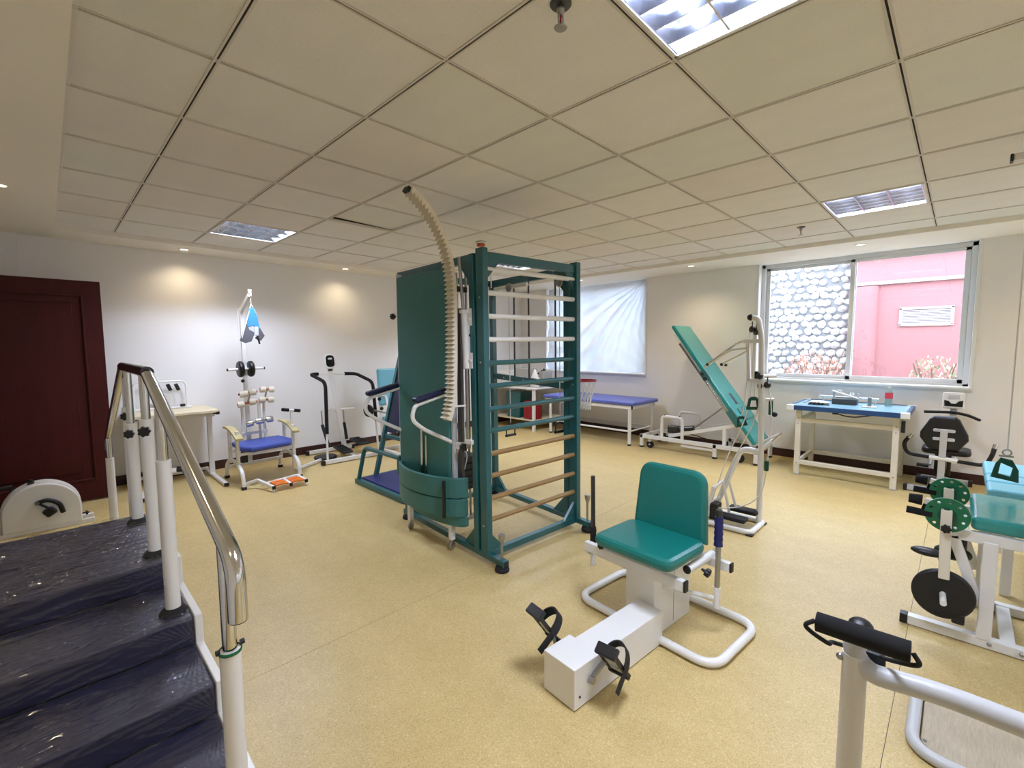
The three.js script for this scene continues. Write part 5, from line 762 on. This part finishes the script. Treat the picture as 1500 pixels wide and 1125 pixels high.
{
  const t = thing('floor_platform', 'low rounded tube frame with grey-brown wooden board on the floor', 'foot platform', [2.2, 0, 0.3]);
  part(t, 'tube_frame', M.greyWhite, new THREE.TubeGeometry(path([[2.22, 0.02, -0.055], [2.44, 0.02, -0.055], [2.44, 0.02, 0.7], [1.99, 0.02, 0.7], [1.99, 0.02, -0.055], [2.22, 0.02, -0.055]], 0.1), 150, 0.02, 12, true)); part(t, 'board', M.greyWood, slab(roundRect(0.4, 0.7, 0.07, 2.215, 0.32), 'xz', 0.012, 0.022, 0.002)); part(t, 'screw', M.steel, ball([2.04, 0.041, -0.02], 0.006));
}
// ---------------------------------------------------------------- treatment bed and the corner by the sheeted window
{
  const t = thing('treatment_bed', 'long treatment bed with violet-blue vinyl top and white legs', 'treatment bed', [6.0, 0, -3.95]); const za = -4.82, zb = -3.18, xa = 5.62, xb = 6.34;
  part(t, 'mattress', M.violetPad, box(xa, xb, 0.565, 0.62, za, zb, 0.022, 3)); part(t, 'frame', M.white, bar([xa + 0.04, 0.54, za + 0.03], [xa + 0.04, 0.54, zb - 0.05], 0.04, 0.05), bar([xb - 0.04, 0.54, za + 0.03], [xb - 0.04, 0.54, zb - 0.05], 0.04, 0.05), bar([xa + 0.04, 0.54, zb - 0.07], [xb - 0.04, 0.54, zb - 0.07], 0.04, 0.05), bar([xa + 0.04, 0.54, za + 0.05], [xb - 0.04, 0.54, za + 0.05], 0.04, 0.05)); part(t, 'corner_cap', M.black, box(xa + 0.018, xa + 0.062, 0.514, 0.566, zb - 0.055, zb - 0.046));
  for (const x of [xa + 0.05, xb - 0.05]) for (const z of [za + 0.12, zb - 0.09]) { part(t, 'leg', M.white, cyl([x, 0.015, z], [x, 0.52, z], 0.024)); part(t, 'leg_tip', M.black, cyl([x, 0, z], [x, 0.022, z], 0.026)); } each(t, 'stretcher', M.white, cyl([xa + 0.05, 0.2, za + 0.12], [xa + 0.05, 0.2, zb - 0.09], 0.014), cyl([xb - 0.05, 0.2, za + 0.12], [xb - 0.05, 0.2, zb - 0.09], 0.014), cyl([xa + 0.05, 0.2, zb - 0.09], [xb - 0.05, 0.2, zb - 0.09], 0.012));
}
{
  const t = thing('corner_table', 'white table in the far corner carrying boxes, seen through the wall bars', 'table', [5.95, 0, -5.4]);
  part(t, 'tabletop', M.white, box(5.5, 6.4, 0.69, 0.72, -6.0, -4.9, 0.006)); for (const x of [5.54, 6.36]) for (const z of [-5.95, -4.95]) part(t, 'leg', M.white, bar([x, 0, z], [x, 0.69, z], 0.045)); part(t, 'shelf', M.laminate, box(5.55, 6.35, 0.16, 0.18, -5.95, -4.97, 0.003));
}
single('carton', 'grey-white cardboard carton on the corner table, front one', 'box', M.cartonGrey, [box(5.56, 5.8, 0.722, 1.03, -5.42, -5.12, 0.004)]);
single('carton', 'plain white carton at the back of the corner table', 'box', M.white, [box(5.56, 5.95, 0.722, 0.97, -5.92, -5.6, 0.004)]);
single('carton', 'small grey carton at the window end of the corner table', 'box', M.cartonGrey, [box(5.75, 5.98, 0.722, 0.98, -5.02, -4.92, 0.004)]);
{
  const t = thing('paper_bag', 'crumpled white bag with brown contents on the corner table', 'bag', [5.645, 0.722, -5.02], 0, { world: false }); part(t, 'bag', M.cord, lathe([[0, 0], [0.07, 0], [0.085, 0.06], [0.075, 0.15], [0.035, 0.24], [0.01, 0.3], [0, 0.3]], [0, 0, 0], [0, 1, 0], 9)); part(t, 'contents', M.terracotta, ball([-0.05, 0.1, 0.03], 0.06, [1, 0.8, 1]));
}
{
  const t = thing('strap_bundle', 'loose bundle of black straps on the corner table', 'straps', [5.95, 0.722, -5.15], 0, { world: false }); part(t, 'strap', M.black, [0, 1, 2, 3].map((k) => spline([[-0.1 + k * 0.05, 0.01, -0.1], [-0.08 + k * 0.04, 0.2 + 0.03 * k, -0.02 + 0.02 * k], [0.05, 0.25 - 0.03 * k, 0.06], [0.08 - k * 0.03, 0.01, 0.1]], 0.011, 7, 24)));
}
{
  const t = thing('red_crate', 'dark red plastic crate under the corner table', 'crate', [5.7, 0.181, -5.12], 0, { world: false }); each(t, 'crate_wall', M.red, box(-0.1, 0.1, 0, 0.3, -0.12, -0.105, 0.003), box(-0.1, 0.1, 0, 0.3, 0.105, 0.12, 0.003), box(-0.1, -0.085, 0, 0.3, -0.12, 0.12, 0.003), box(0.085, 0.1, 0, 0.3, -0.12, 0.12, 0.003), box(-0.1, 0.1, 0, 0.015, -0.12, 0.12, 0.003)); part(t, 'crate_rib', M.red, [-0.07, -0.02, 0.03, 0.08].map((z) => box(-0.108, -0.098, 0.02, 0.28, z - 0.008, z + 0.008, 0.002)));
}
single('teal_bin', 'teal storage bin under the corner table', 'bin', M.teal, [slab([[-5.62, 0.182], [-5.34, 0.182], [-5.3, 0.62], [-5.66, 0.62]], 'zy', 5.6, 5.9, 0.01)]);
{
  const t = thing('net_hoop', 'small red hoop with white string net on the right side of the wall bars', 'hoop', [2.9, 1.0, -2.06]); const c = [2.95, 1.13, -2.1];
  part(t, 'rim', M.red, aim(new THREE.TorusGeometry(0.085, 0.007, 8, 28), c, [0, 1, 0]), bar([2.81, 1.13, -2.06], [2.87, 1.13, -2.08], 0.02, 0.02)); const net = []; for (let k = 0; k < 12; k++) { const a = k / 12 * 6.283, f = (r, y, o) => [c[0] + r * Math.cos(a + o), y, c[2] + r * Math.sin(a + o)]; for (const s of [-1, 1]) net.push(spline([f(0.085, 1.125, 0), f(0.07, 1.05, 0.26 * s), f(0.05, 0.97, 0), f(0.045, 0.9, 0.26 * s)], 0.0028, 5, 10)); } part(t, 'net', M.cord, net);
}
renderer.render(scene, camera);
